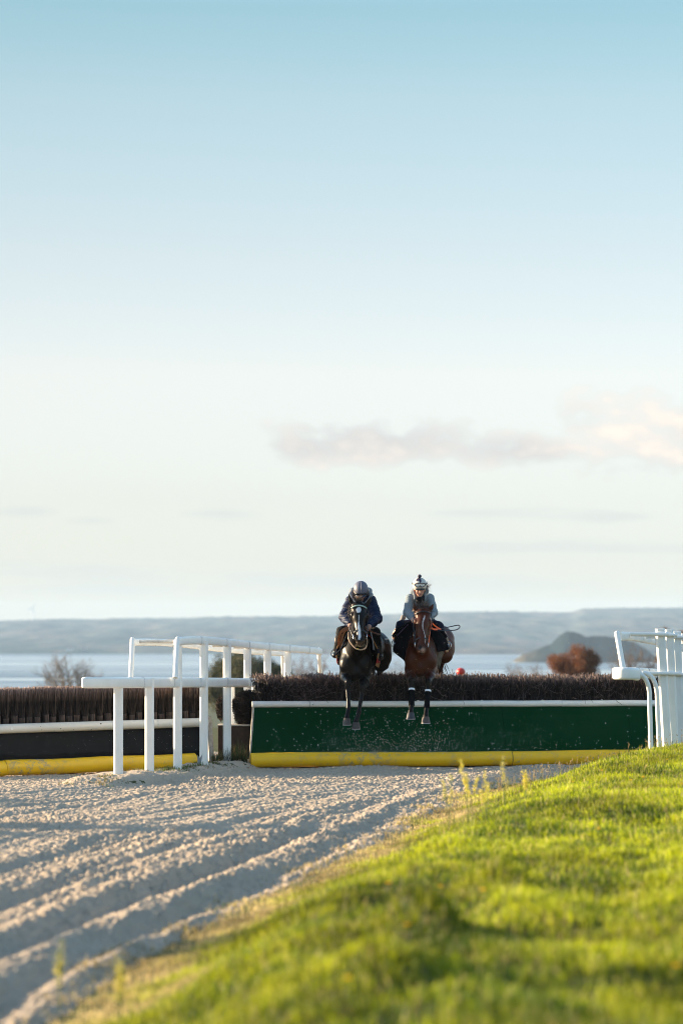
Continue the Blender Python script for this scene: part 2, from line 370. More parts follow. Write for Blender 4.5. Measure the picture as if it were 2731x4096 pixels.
low = M(t, 'MULTIPLY', M(t, 'SUBTRACT', M(t,'ADD', -23.0, M(t,'MULTIPLY', nz(t, .06, 4, geo), 9.0)), sp.outputs[2]), .2, clamp=True)
left = M(t, 'MULTIPLY', M(t, 'SUBTRACT', 205.0, sp.outputs[0]), .02, clamp=True)
t.links.new(mixc(t, M(t, 'MULTIPLY', low, left), mixc(t, nz(t, .08, 5, geo), (.010, .020, .026), (.022, .036, .038)), (.16, .13, .09)), b.inputs['Base Color'])
V, Fc = grid(axis([(165, 350, 1.5)]), axis([(3025, 3176, 3)]), zisl)
isl = link('headland', mesh_np('headland', V, Fc), m_isl); set_props(isl, kind='structure')
# ---------------------------------------------------------------- haze
hz_m = bpy.data.materials.new('haze_air'); hz_m.use_nodes = True; t = hz_m.node_tree; t.nodes.remove(t.nodes['Principled BSDF'])
pv = N(t, 'ShaderNodeVolumePrincipled'); pv.inputs['Color'].default_value = (.58, .78, 1.0, 1); pv.inputs['Density'].default_value = .62e-4; pv.inputs['Anisotropy'].default_value = 0.0
t.links.new(pv.outputs[0], t.nodes['Material Output'].inputs['Volume'])
hb = MB().box((-3700, -60, -36.0), (3700, 9900, 80)); hazeo = hb.build('haze', hz_m, smooth=False); set_props(hazeo, kind='stuff')
# ---------------------------------------------------------------- materials for the course
m_white = mat('white_pvc', (.88, .88, .85), rough=.35, noise=(3, (.76, .75, .70), 1.6), spec=.4)
m_whitedirty = mat('weathered_white', (.72, .70, .64), rough=.55, noise=(14, (.38, .33, .27), 1.3))
m_joint = mat('grey_joint', (.42, .43, .43), rough=.5)
m_blackpanel = mat('black_rubber_panel', (.020, .022, .025), rough=.6, noise=(4, (.038, .040, .043), 3))
m_wood = mat('dark_wood', (.060, .034, .020), rough=.85, noise=(9, (.022, .014, .010), 2), bump=(30, .3, .01))
m_paleWood = mat('pale_painted_wood', (.55, .50, .42), rough=.8, noise=(20, (.32, .27, .22), 2))
m_twig = mat('birch_twig', (.1, .07, .06), rough=.8, attr='col')
m_twine = mat('black_twine', (.015, .015, .016), rough=.7)
def speck_mat(name, base, dirt, ax, kind):
    m = bpy.data.materials.new(name); m.use_nodes = True; t = m.node_tree; b = t.nodes['Principled BSDF']; b.inputs['Roughness'].default_value = .9 if kind == 'turf' else .42
    ob = N(t, 'ShaderNodeTexCoord').outputs['Object']; sp = N(t, 'ShaderNodeSeparateXYZ'); t.links.new(ob, sp.inputs[0])
    if kind == 'turf':
        b.inputs['Specular IOR Level'].default_value = .03
        col = mixc(t, nz(t, 120, 2, ob), (base[0]*.5, base[1]*.5, base[2]*.5), (base[0]*1.5, base[1]*1.5, base[2]*1.5))
        col = mixc(t, M(t, 'MULTIPLY', contrast(t, nz(t, 1.3, 5, ob), .5, 2.5), .55), col, (base[0]*2.2+.004, base[1]*1.25, base[2]*1.9))
        seam = M(t, 'LESS_THAN', M(t, 'FRACT', M(t, 'MULTIPLY', sp.outputs[0], .5)), .006); col = mixc(t, M(t, 'MULTIPLY', seam, .35), col, (.002, .01, .004))
        # dry sand stuck on the mat: fine specks, thicker low down and in the middle
        vo = N(t, 'ShaderNodeTexVoronoi'); vo.inputs['Scale'].default_value = 27; t.links.new(ob, vo.inputs['Vector'])
        spk = M(t, 'LESS_THAN', vo.outputs['Distance'], .22)
        rnd = N(t, 'ShaderNodeSeparateColor'); t.links.new(vo.outputs['Color'], rnd.inputs[0])
        px = M(t, 'SUBTRACT', 1.0, M(t, 'MULTIPLY', M(t, 'ABSOLUTE', M(t, 'SUBTRACT', sp.outputs[0], 2.35)), .42))
        pz = M(t, 'SUBTRACT', 1.0, M(t, 'MULTIPLY', sp.outputs[2], 1.35))
        dens = M(t, 'MULTIPLY', M(t, 'MAXIMUM', px, 0.12), M(t, 'MAXIMUM', pz, 0.15), clamp=True)
        on = M(t, 'MULTIPLY', spk, M(t, 'LESS_THAN', rnd.outputs[0], M(t, 'MULTIPLY', dens, 2.0)))
        dust = M(t, 'MULTIPLY', M(t, 'MULTIPLY', M(t, 'POWER', M(t,'MAXIMUM',pz,0.0), 4.0), M(t, 'MAXIMUM', px, 0.0)), contrast(t, nz(t, 4, 7, ob), .45, 3.0), clamp=True)
        vo2 = N(t, 'ShaderNodeTexVoronoi'); vo2.inputs['Scale'].default_value = 90; t.links.new(ob, vo2.inputs['Vector'])
        dust = M(t, 'MULTIPLY', dust, M(t, 'LESS_THAN', vo2.outputs['Distance'], .45))
        col = mixc(t, M(t, 'MULTIPLY', dust, .8), col, dirt); col = mixc(t, M(t, 'MULTIPLY', on, .8), col, dirt)
        bp = N(t, 'ShaderNodeBump'); bp.inputs['Distance'].default_value = .01; bp.inputs['Strength'].default_value = .8; t.links.new(nz(t, 150, 2, ob), bp.inputs['Height']); t.links.new(bp.outputs[0], b.inputs['Normal'])
    else:
        f = contrast(t, nz(t, 11, 8, ob, .7), (.62), 9); g = contrast(t, nz(t, .9, 3, ob), .52, 5)
        streak = contrast(t, nz(t, 4, 5, ob), .5, 1.5)
        col = mixc(t, M(t, 'MULTIPLY', streak, .4), base, (base[0]*.75, base[1]*.65, base[2]*.6))
        f2 = contrast(t, nz(t, 6, 9, ob, .75), (.55), 8)
        col = mixc(t, M(t, 'MULTIPLY', M(t, 'MAXIMUM', f, M(t, 'MULTIPLY', f2, g)), M(t, 'MULTIPLY_ADD', g, .85, .08)), col, dirt)
    t.links.new(col, b.inputs['Base Color']); return m
m_turf = speck_mat('green_mat', (.0026, .037, .012), (.52, .56, .52), 0, 'turf')
m_yellow = speck_mat('yellow_plastic', (.98, .57, .005), (.30, .25, .20), 0, 'pipe')
# ---------------------------------------------------------------- twig mesh builder
def twigs(roots, dirs, lens, rads, seed, tipcol=(.42, .27, .22), basecol=(.085, .055, .050), segs=3, wob=.012, tipfrac=.92):
    r = np.random.RandomState(seed); n = len(roots); roots = np.asarray(roots); dirs = np.asarray(dirs); dirs = dirs/np.linalg.norm(dirs, axis=1)[:, None]
    K = 3; L = segs+1; V = np.zeros((n, L+1, K, 3)); C = np.zeros((n, L+1, K, 3))
    a1 = np.cross(dirs, [0.3, 1, .2]); a1 /= np.linalg.norm(a1, axis=1)[:, None]; a2 = np.cross(dirs, a1)
    ph = r.rand(n)*6.28; bend = r.normal(0, wob, (n, 2)); wig = r.normal(0, wob*.4, (n, L+1, 2)); wig[:, 0] = 0
    sh = .35+2.1*r.rand(n)**2.2
    for j in range(L+1):
        tt = min(j/segs, 1.0) if j < L else 1.0
        c = roots+dirs*(lens*tt)[:, None]+a1*(bend[:, 0]*tt*tt*3+wig[:, min(j, segs), 0])[:, None]+a2*(bend[:, 1]*tt*tt*3+wig[:, min(j, segs), 1])[:, None]
        rr = rads*(1-.35*tt)*(1 if j < L else .15)
        for k in range(K):
            an = ph+k*2*math.pi/K
            V[:, j, k] = c+a1*(np.cos(an)*rr)[:, None]+a2*(np.sin(an)*rr)[:, None]
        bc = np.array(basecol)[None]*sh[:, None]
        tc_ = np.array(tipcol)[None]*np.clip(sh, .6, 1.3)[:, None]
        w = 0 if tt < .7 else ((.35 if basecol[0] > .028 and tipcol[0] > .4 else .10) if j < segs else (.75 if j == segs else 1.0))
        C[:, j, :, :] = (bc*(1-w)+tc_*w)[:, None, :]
    idx = np.arange(n)[:, None]*((L+1)*K); Fs = []
    for j in range(L):
        for k in range(K):
            k2 = (k+1) % K; Fs.append(np.stack([idx[:, 0]+j*K+k, idx[:, 0]+j*K+k2, idx[:, 0]+(j+1)*K+k2, idx[:, 0]+(j+1)*K+k], 1))
    return V.reshape(-1, 3), np.concatenate(Fs), C.reshape(-1, 3)
# ---------------------------------------------------------------- right fence (green apron)
f0 = Vector((PX(1003, 46.2), 46.2, 0)); f1 = Vector((PX(2690, 47.1), 47.1, 0)); fd = (f1-f0); FL = fd.length; fyaw = math.atan2(fd.y, fd.x)
FB = PZ(3072, 46.2)      # foot of the fence
fence = empty('steeplechase_fence', (f0.x, f0.y, FB), 'wide brush fence with green matting apron and yellow ground pipe, under the two horses', 'jump fence')
fence.rotation_euler = (0, 0, fyaw)
def lbuild(mb, name, mats, parent, smooth=True, bevel=0, sharp=True):
    """mesh given in the parent's local coordinates"""
    me = mesh_py(name, mb.V, mb.F, smooth)
    for m in (mats if isinstance(mats, (list, tuple)) else [mats]): me.materials.append(m)
    me.polygons.foreach_set('material_index', mb.m)
    if smooth and sharp: me.set_sharp_from_angle(angle=R(42))
    o = bpy.data.objects.new(name, me); COL.objects.link(o); o.parent = parent
    if bevel:
        b = o.modifiers.new('b', 'BEVEL'); b.width = bevel; b.segments = 2; b.limit_method = 'ANGLE'; b.angle_limit = R(35)
    return o
# local frame: x along the fence, y back, z up from the foot
TR = .112
pipe = MB(); js = [0, 3.92, 4.9+2.2]; js = [0.0, 4.05, FL+.02]
for a, c in zip(js[:-1], js[1:]):
    n = 14; pipe.tube([(a+.006+(c-a-.012)*i/n, TR*.9, TR+.012*(math.sin((a+i*.4)*1.1))*.6+.016*(a+(c-a)*i/n)/FL) for i in range(n+1)], TR, k=28)
o = lbuild(pipe, 'ground_pipe', m_yellow, fence)
jt = MB().tube([(js[1]-.004, TR*.9, TR+.010), (js[1]+.004, TR*.9, TR+.010)], TR*.97, k=24); lbuild(jt, 'pipe_joint', mat('dark_seam', (.08, .06, .02)), fence)
AT = .905    # apron top height
ap = MB(); nA_ = 40
front = [(.03, .19, .10), (.12, .74, AT)]
Vv = []; 
for i in range(nA_+1):
    t_ = i/nA_
    for j in range(7):
        s_ = j/6; x = (.02+.115*s_)+(FL-.04-.115*s_)*t_; y = .19+.52*s_+.012*math.sin(t_*31+s_*4)*math.sin(s_*3.14); z = .06+(AT-.06)*s_
        Vv.append((x, y, z))
Ff = [(i*7+j, (i+1)*7+j, (i+1)*7+j+1, i*7+j+1) for i in range(nA_) for j in range(6)]
bk = len(Vv); Vv += [(x, y+.03, z-.012) for x, y, z in Vv[:]]
Ff += [(a+bk, d+bk, c+bk, b_+bk) for a, b_, c, d in Ff[:]]
for i in range(nA_): Ff += [(i*7, i*7+bk, (i+1)*7+bk, (i+1)*7), (i*7+6, (i+1)*7+6, (i+1)*7+6+bk, i*7+6+bk)]
for j in range(6): Ff += [(j, j+1, j+1+bk, j+bk), (nA_*7+j, nA_*7+j+bk, nA_*7+j+1+bk, nA_*7+j+1)]
ap.add(Vv, Ff); lbuild(ap, 'apron', m_turf, fence)
sf = MB(); sf.add([(-.005, .20, .02), (-.005, .25, .02), (.105, .78, AT), (.105, .70, AT), (.022, .20, .02), (.022, .25, .02), (.132, .78, AT), (.132, .70, AT)], [(0, 1, 2, 3), (4, 7, 6, 5), (0, 4, 5, 1), (1, 5, 6, 2), (2, 6, 7, 3), (3, 7, 4, 0)])
lbuild(sf, 'side_board', m_paleWood, fence, smooth=False)
TPZ = PZ(2818, 46.85)-FB
for a, c in ((.10, 3.86), (3.866, 4.96), (4.966, FL+.02)):
    tp = MB(); n = 10; tp.tube([(a+(c-a)*i/n, .72, TPZ+.002*math.sin(a*2+i*.7)-.004*(a+(c-a)*i/n)/FL) for i in range(n+1)], .050, k=20)
    o = lbuild(tp, 'take_off_rail', m_white, fence)
for i in range(6): lbuild(MB().ball((.55+i*1.02+.1*math.sin(i*7), .70, TPZ+.048), (.022, .022, .010), n=6), 'rail_bolt', m_white, fence)
# brush
r = np.random.RandomState(5); BZ = TPZ+.03; BT = PZ(2706, 47.1)-FB
n = 6500; x = r.uniform(.20, FL+.05, n); y = .74+r.rand(n)**.9*.46
roots = np.stack([x, y, np.full(n, BZ-.04)], 1)
dirs = np.stack([r.normal(0, .13, n), r.normal(-.02, .10, n)-(y < .83)*.10, np.ones(n)], 1)
lens = (BT-BZ+.035)*r.normal(1.0, .06, n)+.03*vnoise(x*2.2, 0*x, 4)*1.6
lens = np.where(r.rand(n) < .02, lens*1.10, lens)
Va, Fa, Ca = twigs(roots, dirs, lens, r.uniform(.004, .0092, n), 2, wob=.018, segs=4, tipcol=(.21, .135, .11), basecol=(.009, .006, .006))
# stray twigs poking out sideways, in a few tangles
m2_ = 420; cxs = r.choice([.85, .80, 1.15, 5.3, 5.55, 3.4, 2.0, 2.6, 4.4, 1.5], m2_)+r.normal(0, .22, m2_)
cxs = np.maximum(cxs, .42); roots = np.stack([cxs, r.uniform(.72, .78, m2_), r.uniform(BZ+.05, BT-.12, m2_)], 1)
dirs = np.stack([r.normal(0, 1.0, m2_), r.uniform(-.45, -.05, m2_), r.normal(.25, .55, m2_)], 1)
Vb, Fb_, Cb = twigs(roots, dirs, r.uniform(.10, .26, m2_), r.uniform(.003, .0055, m2_), 3, wob=.02, segs=4, tipcol=(.22, .17, .16), basecol=(.10, .075, .07))
# a long sparse row in front with paler bark
m3 = 700; x = r.uniform(.24, FL, m3); roots = np.stack([x, np.full(m3, .735)+r.rand(m3)*.03, np.full(m3, BZ)], 1)
dirs = np.stack([r.normal(0, .28, m3), r.uniform(-.12, .02, m3), np.ones(m3)], 1)
Vc, Fc_, Cc = twigs(roots, dirs, (BT-BZ)*r.uniform(.5, 1.02, m3), r.uniform(.005, .009, m3), 8, wob=.022, segs=4, tipcol=(.26, .17, .14), basecol=(.034, .024, .023))
V = np.concatenate([Va, Vb, Vc]); Fc = np.concatenate([Fa, Fb_+len(Va), Fc_+len(Va)+len(Vb)]); C = np.concatenate([Ca, Cb, Cc])
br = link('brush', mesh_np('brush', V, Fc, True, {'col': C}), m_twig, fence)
# timber frame inside that holds the brush
fr = MB(); fr.box((.12, .80, .0), (FL-.02, .84, AT-.04)); fr.box((.12, 1.16, .0), (FL-.02, 1.20, BZ+.02)); lbuild(fr, 'timber_frame', m_wood, fence, smooth=False)
# ---------------------------------------------------------------- left fence (black board, brush bundles)
g0 = Vector((PX(0, 44.5), 44.5, 0)); g1 = Vector((PX(862, 46.4), 46.4, 0)); gd = (g1-g0); gl0 = gd.length; u_ = gd.normalized()
EXT = 1.2; G0 = g0-u_*EXT; GL = gl0+EXT; gyaw = math.atan2(gd.y, gd.x); z0 = PZ(3106, 44.5); z1 = PZ(3068, 46.4)
tiltg = (z1-z0)/gl0*0
fen2 = empty('brush_hurdle', (G0.x, G0.y, z0), 'low fence of tied birch bundles above a black board, at the left edge', 'jump fence')
fen2.rotation_euler = (0, 0, gyaw)
slope = (z1-z0)/GL
def zz(x): return slope*max(x-EXT, 0)
pp = MB(); xe = EXT+ (Vector((PX(795, 46.2), 46.2, 0))-g0).length
for a, c in ((0, EXT+.115), (EXT+.121, xe)):
    n = 12; pp.tube([(a+(c-a)*i/n, .10, .115+zz(a+(c-a)*i/n)+.006*math.sin(i+a)) for i in range(n+1)], .115, k=26)
lbuild(pp, 'ground_pipe', m_yellow, fen2)
def bt_(x): return PZ(2919, 44.45)-z0+(PZ(2891, 46.35)-PZ(2919, 44.45))*(x-EXT)/gl0-.05
bd = MB(); bd.add([(0, .22, .03), (GL, .22, .03), (GL, .30, bt_(GL)), (0, .30, bt_(0)), (0, .26, .03), (GL, .26, .03), (GL, .34, bt_(GL)), (0, .34, bt_(0))], [(0, 1, 2, 3), (4, 7, 6, 5), (0, 4, 5, 1), (1, 5, 6, 2), (2, 6, 7, 3), (3, 7, 4, 0)])
m_blackpanel2 = bpy.data.materials.new('black_board'); m_blackpanel2.use_nodes = True; t = m_blackpanel2.node_tree; b = t.nodes['Principled BSDF']; b.inputs['Roughness'].default_value = .7; b.inputs['Specular IOR Level'].default_value = .2
ob = N(t, 'ShaderNodeTexCoord').outputs['Object']; sp = N(t, 'ShaderNodeSeparateXYZ'); t.links.new(ob, sp.inputs[0])
low_band = M(t, 'MULTIPLY', M(t, 'SUBTRACT', M(t, 'ADD', .22, M(t, 'MULTIPLY', nz(t, 5, 4, ob), .16)), sp.outputs[2]), 60, clamp=True)  # board colour darker below an uneven line near its foot
vo = N(t, 'ShaderNodeTexVoronoi'); vo.inputs['Scale'].default_value = 22; t.links.new(ob, vo.inputs['Vector'])
dry = mixc(t, contrast(t, nz(t, 3, 6, ob), .5, 2), (.007, .008, .010), (.013, .013, .015))
dry = mixc(t, M(t, 'MULTIPLY', M(t, 'LESS_THAN', vo.outputs['Distance'], .09), .5), dry, (.45, .42, .38))
t.links.new(mixc(t, low_band, dry, (.002, .002, .003)), b.inputs['Base Color'])
lbuild(bd, 'board', m_blackpanel2, fen2, smooth=False)
RZ0 = PZ(2919, 44.45); RZ1 = PZ(2891, 46.35); rl = MB()
def rz(x): return RZ0-z0+(RZ1-RZ0)*(x-EXT)/gl0
for a, c in ((0, EXT+.036), (EXT+.041, EXT+2.72), (EXT+2.725, GL-.02)):
    n = 10; rl.tube([(a+(c-a)*i/n, .24, rz(a+(c-a)*i/n)) for i in range(n+1)], .070, k=22)
lbuild(rl, 'take_off_rail', m_whitedirty if False else mat('scuffed_white_pvc', (.78, .76, .70), rough=.4, noise=(2.5, (.62, .58, .50), 1.5)), fen2)
for x_, s_ in ((EXT+.28, .022), (EXT+2.95, .018)):
    bl = MB(); bl.tube([(x_, .24-.066, rz(x_)), (x_, .24-.076, rz(x_))], s_, k=14, up=Vector((0, 0, 1))); lbuild(bl, 'rail_bolt', m_white, fen2)
sc_ = MB()
for x_, zf, s_ in ((EXT+.75, .02, .006), (EXT+.77, -.03, .008), (EXT+1.08, -.02, .012), (EXT+1.13, -.045, .008), (EXT+.98, -.05, .007), (EXT+1.3, -.04, .007), (EXT+1.60, -.05, .010), (EXT+1.75, .028, .017)):
    sc_.ball((x_, .24-math.sqrt(max(.070**2-zf**2, 0))+.002, rz(x_)+zf), (s_, .004, s_*.8), n=5)
set_props(lbuild(sc_, 'hoof_scuffs', mat('scuff_dark', (.06, .045, .035)), fen2), kind='stuff')
ep = MB()
zt = PZ(2867, 46.4)-z0; 
ep.sweep([(GL+.03, .16, .1), (GL+.015, .20, zt-.13), (GL+.0, .22, zt)], rprof(.07, .05, .012), up=Vector((0, 1, 0)))
lbuild(ep, 'end_post', m_paleWood, fen2, bevel=0)
ep = MB(); ep.sweep([(GL+.10, .34, .1), (GL+.09, .36, zt-.13)], rprof(.05, .05, .012), up=Vector((0, 1, 0))); lbuild(ep, 'end_post', m_whitedirty, fen2)
# bundles
bundle_me = []
for v in range(6):
    r = np.random.RandomState(50+v); n = 210
    H = PZ(2757, 44.9)-PZ(2900, 44.9)
    ang = r.rand(n)*6.283; rad = np.sqrt(r.rand(n))
    by = r.uniform(-.02, .20, n)
    roots = np.stack([np.cos(ang)*rad*.047, np.sin(ang)*rad*.045+np.abs(by)*0+.05, np.full(n, -.04)], 1)
    th = .13*r.uniform(.75, 1.1)
    top = np.stack([np.cos(ang)*rad*r.uniform(.08, .115)+r.normal(0, .015, n), np.sin(ang)*rad*.06+.05+by*1.5*rad, np.full(n, H*1.0)+r.normal(0, .012, n)], 1)
    # two straight runs: tight below the twine, fanning above it
    tw = np.stack([np.cos(ang)*rad*.042, np.sin(ang)*rad*.042+.05, np.full(n, th)], 1)
    V1, F1, C1 = twigs(roots, tw-roots, np.linalg.norm(tw-roots, axis=1), r.uniform(.0035, .0055, n), 1, tipcol=(.16, .105, .082), basecol=(.075, .052, .040), segs=2, wob=.001)
    V2, F2, C2 = twigs(tw, top-tw, np.linalg.norm(top-tw, axis=1), r.uniform(.0035, .006, n), 2, tipcol=(.42, .27, .21), basecol=(.030, .019, .014), segs=4, wob=.006)
    bundle_me.append((mesh_np('brush_bundle', np.concatenate([V1, V2]), np.concatenate([F1, F2+len(V1)]), True, {'col': np.concatenate([C1, C2])}), th))
    bundle_me[-1][0].materials.append(m_twig)
nb = int(GL/.131)+1
for i in range(nb):
    me, th = bundle_me[i*5 % 6]; x_ = .02+i*.131
    if x_ > GL+.02: break
    b_ = bpy.data.objects.new('brush_bundle', me); COL.objects.link(b_); b_.parent = fen2
    b_.location = (x_+random.uniform(-.012, .012), .30, rz(min(x_, GL))+.05+random.uniform(-.008, .008)); b_.rotation_euler = (0, random.uniform(-.03, .03), 0)
    if x_ > GL-.06: b_.rotation_euler = (0, .14, 0)
    tw = MB(); k = 14; tw.tube([(.045*math.cos(6.283*j/k), .05+.045*math.sin(6.283*j/k), th) for j in range(k)], .0035, k=5, closed=True)
    t_ = lbuild(tw, 'twine', m_twine, b_)
# a loose filling behind the bundles, uncountable
r = np.random.RandomState(77); n = 3600; x = r.uniform(0, GL, n); zr = np.interp(x, [EXT, GL], [rz(EXT), rz(GL)])
roots = np.stack([x, r.uniform(.40, .72, n), zr-.02], 1); dirs = np.stack([r.normal(0, .10, n), r.normal(0, .08, n), np.ones(n)], 1)
V, Fc, C = twigs(roots, dirs, np.full(n, PZ(2757, 44.9)-PZ(2900, 44.9)+.055)*r.normal(1, .03, n), r.uniform(.0035, .006, n), 9, tipcol=(.42, .27, .21), basecol=(.03, .022, .02))
o = link('brush_filling', mesh_np('brush_filling', V, Fc, True, {'col': C}), m_twig, fen2); o['kind'] = 'stuff'
# ---------------------------------------------------------------- end planter + clipped bushes between the fences
pz0 = PZ(3072, 46.7)
pl = empty('wooden_planter', (PX(945, 47.0), 47.0, pz0), 'brown weathered wooden box under the clipped dark bush, left of the green apron', 'planter')
a0 = PX(872, 47.0)-PX(945, 47.0); a1 = PX(1022, 47.0)-PX(945, 47.0); ph_ = PZ(2905, 47.0)-pz0
b_ = MB(); b_.box((a0, 0, 0), (a1, .04, ph_)); b_.box((a0, .041, 0), (a0+.04, .6, ph_)); b_.box((a1-.04, .041, 0), (a1, .6, ph_)); lbuild(b_, 'side_panel', m_wood, pl, smooth=False, bevel=.004)
b_ = MB(); b_.box((a0-.01, -.012, ph_+.002), (a1+.01, .62, ph_+.022)); lbuild(b_, 'top_board', m_paleWood, pl, smooth=False, bevel=.004)
m_bush = mat('dark_heather', (.022, .018, .013), rough=.9, attr='col')
def leafy(n, centers, radii, size, seed, cols, shell=.5, flat=.6, up=.0):
    """many leaf-size quads spread through ellipsoid clumps"""
    r = np.random.RandomState(seed); centers = np.asarray(centers, float); radii = np.asarray(radii, float)
    if radii.ndim == 1: radii = np.repeat(radii[:, None], 3, 1)
    w = radii.prod(1)**.66; w /= w.sum(); k = r.choice(len(centers), n, p=w)
    d = r.normal(0, 1, (n, 3)); d /= np.linalg.norm(d, axis=1)[:, None]; rad = r.rand(n)**shell
    p = centers[k]+d*radii[k]*rad[:, None]
    a = r.normal(0, 1, (n, 3)); a[:, 2] += up; a /= np.linalg.norm(a, axis=1)[:, None]; b = np.cross(a, r.normal(0, 1, (n, 3))); b /= np.linalg.norm(b, axis=1)[:, None]
    s = size*r.uniform(.6, 1.4, n)[:, None]
    V = np.stack([p-a*s, p+b*s*flat*.5, p+a*s, p-b*s*flat*.5], 1).reshape(-1, 3)
    Fc = np.arange(n*4).reshape(n, 4)
    cl = np.asarray(cols, float)[r.randint(0, len(cols), n)]*r.uniform(.7, 1.3, n)[:, None]
    return V, Fc, np.repeat(cl, 4, 0)
def clip_bush(px0, px1, pyt, pyb, Y, lab, seed):
    c = P((px0+px1)/2, pyb, Y+.25); e = empty('clipped_bush', c, lab, 'bush', None); w = (px1-px0)/F*Y; h = (pyb-pyt)/F*Y
    V, Fc, C = leafy(int(26000*w*h/.3), [(0, 0, h*.52), (-w*.12, 0, h*.62), (w*.16, 0, h*.66), (0, 0, h*.25)], [(w*.46, .26, h*.48), (w*.34, .24, h*.34), (w*.32, .24, h*.34), (w*.40, .22, h*.26)], .014, seed, [(.022, .014, .012), (.035, .022, .016), (.016, .014, .010)], shell=.28, up=1.0)
    link('foliage', mesh_np('foliage', V, Fc, False, {'col': C}), m_bush, e)
    s_ = MB()
    for i in range(5): a = i*1.3; s_.tube([(0, .02*i, -.02), (w*.12*math.cos(a), .08*math.sin(a), h*.3), (w*.3*math.cos(a), .15*math.sin(a), h*.6)], [.012, .009, .005], k=6)
    lbuild(s_, 'stem', m_wood, e)
clip_bush(922, 1060, 2758, 2906, 47.05, 'large dark rounded bush on the brown wooden box beside the green apron', 4)
clip_bush(862, 905, 2782, 2880, 47.0, 'small dark bush half hidden behind the white post beside the last tied bundle', 5)
# ---------------------------------------------------------------- white running rails (wings)
def along(t, a, b): return Vector(a)*(1-t)+Vector(b)*t
UPV = Vector((0, 0, 1))
POSTW = .125
def post_profile(w, d): # flat faces with chamfered corners and a shallow rib
    c = .026
    return [(w/2, d/2-c), (w/2-c, d/2), (-w/2+c, d/2), (-w/2, d/2-c), (-w/2, -d/2+c), (-w/2+c, -d/2), (w/2-c, -d/2), (w/2, -d/2+c)]
def post(parent, base, top, w=POSTW, d=.11, cap=True):
    m = MB(); ax = (Vector(top)-Vector(base)).normalized()
    m.sweep([base, top], post_profile(w, d), up=Vector((0, -1, 0)))
    o = m.build('post', m_white, parent, smooth=False, bevel=.006)
    if cap:
        c = MB(); pr = [(a*1.04, b*1.04) for a, b in post_profile(w, d)]; c.sweep([Vector(top)+ax*.001, Vector(top)+ax*.028], pr, up=Vector((0, -1, 0)))
        me = c.build('post_cap', m_white, o, smooth=False, bevel=.006)
    return o
def rail(parent, pts, w, h, name='rail', k=5):
    m = MB(); m.sweep(pts, rprof(w, h, min(w, h)*.42, 4), cap=True); return m.build(name, m_white, parent)
def collar(parent, p, tdir, w, h, ln=.045):
    m = MB(); t = Vector(tdir).normalized(); m.sweep([Vector(p)-t*ln/2, Vector(p)+t*ln/2], rprof(w+.010, h+.010, min(w, h)*.42, 4)); o = m.build('rail_joint', m_white, parent); q = MB(); q.sweep([Vector(p)-t*(ln/2+.014), Vector(p)-t*ln/2], rprof(w+.006, h+.006, min(w, h)*.42, 4)); q.build('seam', m_joint, o); return o
# ---- left wing
lw = empty('running_rail', (PX(474, 40.5), 40.5, 0), 'white two tier rail with a row of upright posts, left of the green fence', 'rail')
pp_ = [(474, 3100, 40.3), (598.5, 3082, 41.8), (711, 3064, 43.3), (815.5, 3056, 44.8), (909, 3062, 46.3), (990, 3060, 47.9), (1070, 3060, 49.5), (1150, 3055, 51.2)]
tops = [2716, 2712, 2560, 2562, 2570, 2580, 2588, 2598]
# rail lines (world)
topc = [(706, 2565, 43.1), (797, 2562, 44.6), (898, 2570, 46.15), (988, 2580, 47.75), (1067, 2587, 49.35), (1150, 2594, 51.0), (1228, 2600, 52.6), (1278, 2607, 53.6)]
lowc = [(345, 2731, 39.25), (400, 2731, 39.5), (474, 2731, 40.15), (560, 2731, 41.25), (690, 2730, 42.95), (797, 2730, 44.5), (905, 2730, 46.05), (995, 2731, 47.6), (1078, 2731, 49.2), (1150, 2732, 50.9)]
posts = []
for (px, pb, Y), pt in zip(pp_, tops):
    b_ = P(px, pb, Y); b_.z -= .12; tpz = P(px, pt, Y); tpz.x = b_.x
    posts.append(post(lw, b_, tpz, cap=False))
brk = MB(); c_ = P(806, 3036, 44.8); y_ = 44.8-.0575
brk.add([(c_.x-.055, y_, c_.z+.06), (c_.x-.02, y_, c_.z+.02), (c_.x+.005, y_, c_.z+.05), (c_.x+.02, y_, c_.z+.085), (c_.x+.0, y_, c_.z-.05), (c_.x-.045, y_, c_.z-.10), (c_.x-.055, y_, c_.z-.02)], [(0, 1, 2, 3, 4, 5, 6)])
brk.build('broken_patch', mat('hole_grey', (.22, .24, .26)), posts[3], smooth=False)['label'] = 'jagged grey hole low on the post'
TP = smooth_path([P(a, b, c) for a, b, c in topc], 5)
rail(lw, [p+Vector((0.02, -.02, 0)) for p in TP], .062, .118, 'top_rail')
for a, b, c in topc[1:7]: collar(lw, P(a, b, c)+Vector((.02, -.02, 0)), Vector((.2, 1, -.02)), .062, .118)
# low rail: wraps round the front end and runs back on the far side
tip = [P(1072, 2731, 49.2)] if False else []
lp = [P(a, b, c) for a, b, c in lowc[::-1]]
loff = Vector((-.42, .3, 0))
back = [P(345, 2731, 39.25)+Vector((-.03, .17, 0)), P(350, 2731, 39.6)+Vector((-.01, .35, 0)), P(400, 2731, 41.0)+Vector((0, 0, 0)), P(527, 2728, 43.3), P(640, 2728, 44.9), P(740, 2730, 46.4), P(840, 2731, 48), P(925, 2731, 49.6), P(1010, 2731, 51.2)]
LPp = smooth_path(lp+back, 5)
rail(lw, LPp, .075, .142, 'low_rail')
for a, b, c in lowc[3:9]:
    if a in (560,): a, c = 571, 41.4
    collar(lw, P(a, b, c), Vector((.2, 1, -.0)), .075, .142)
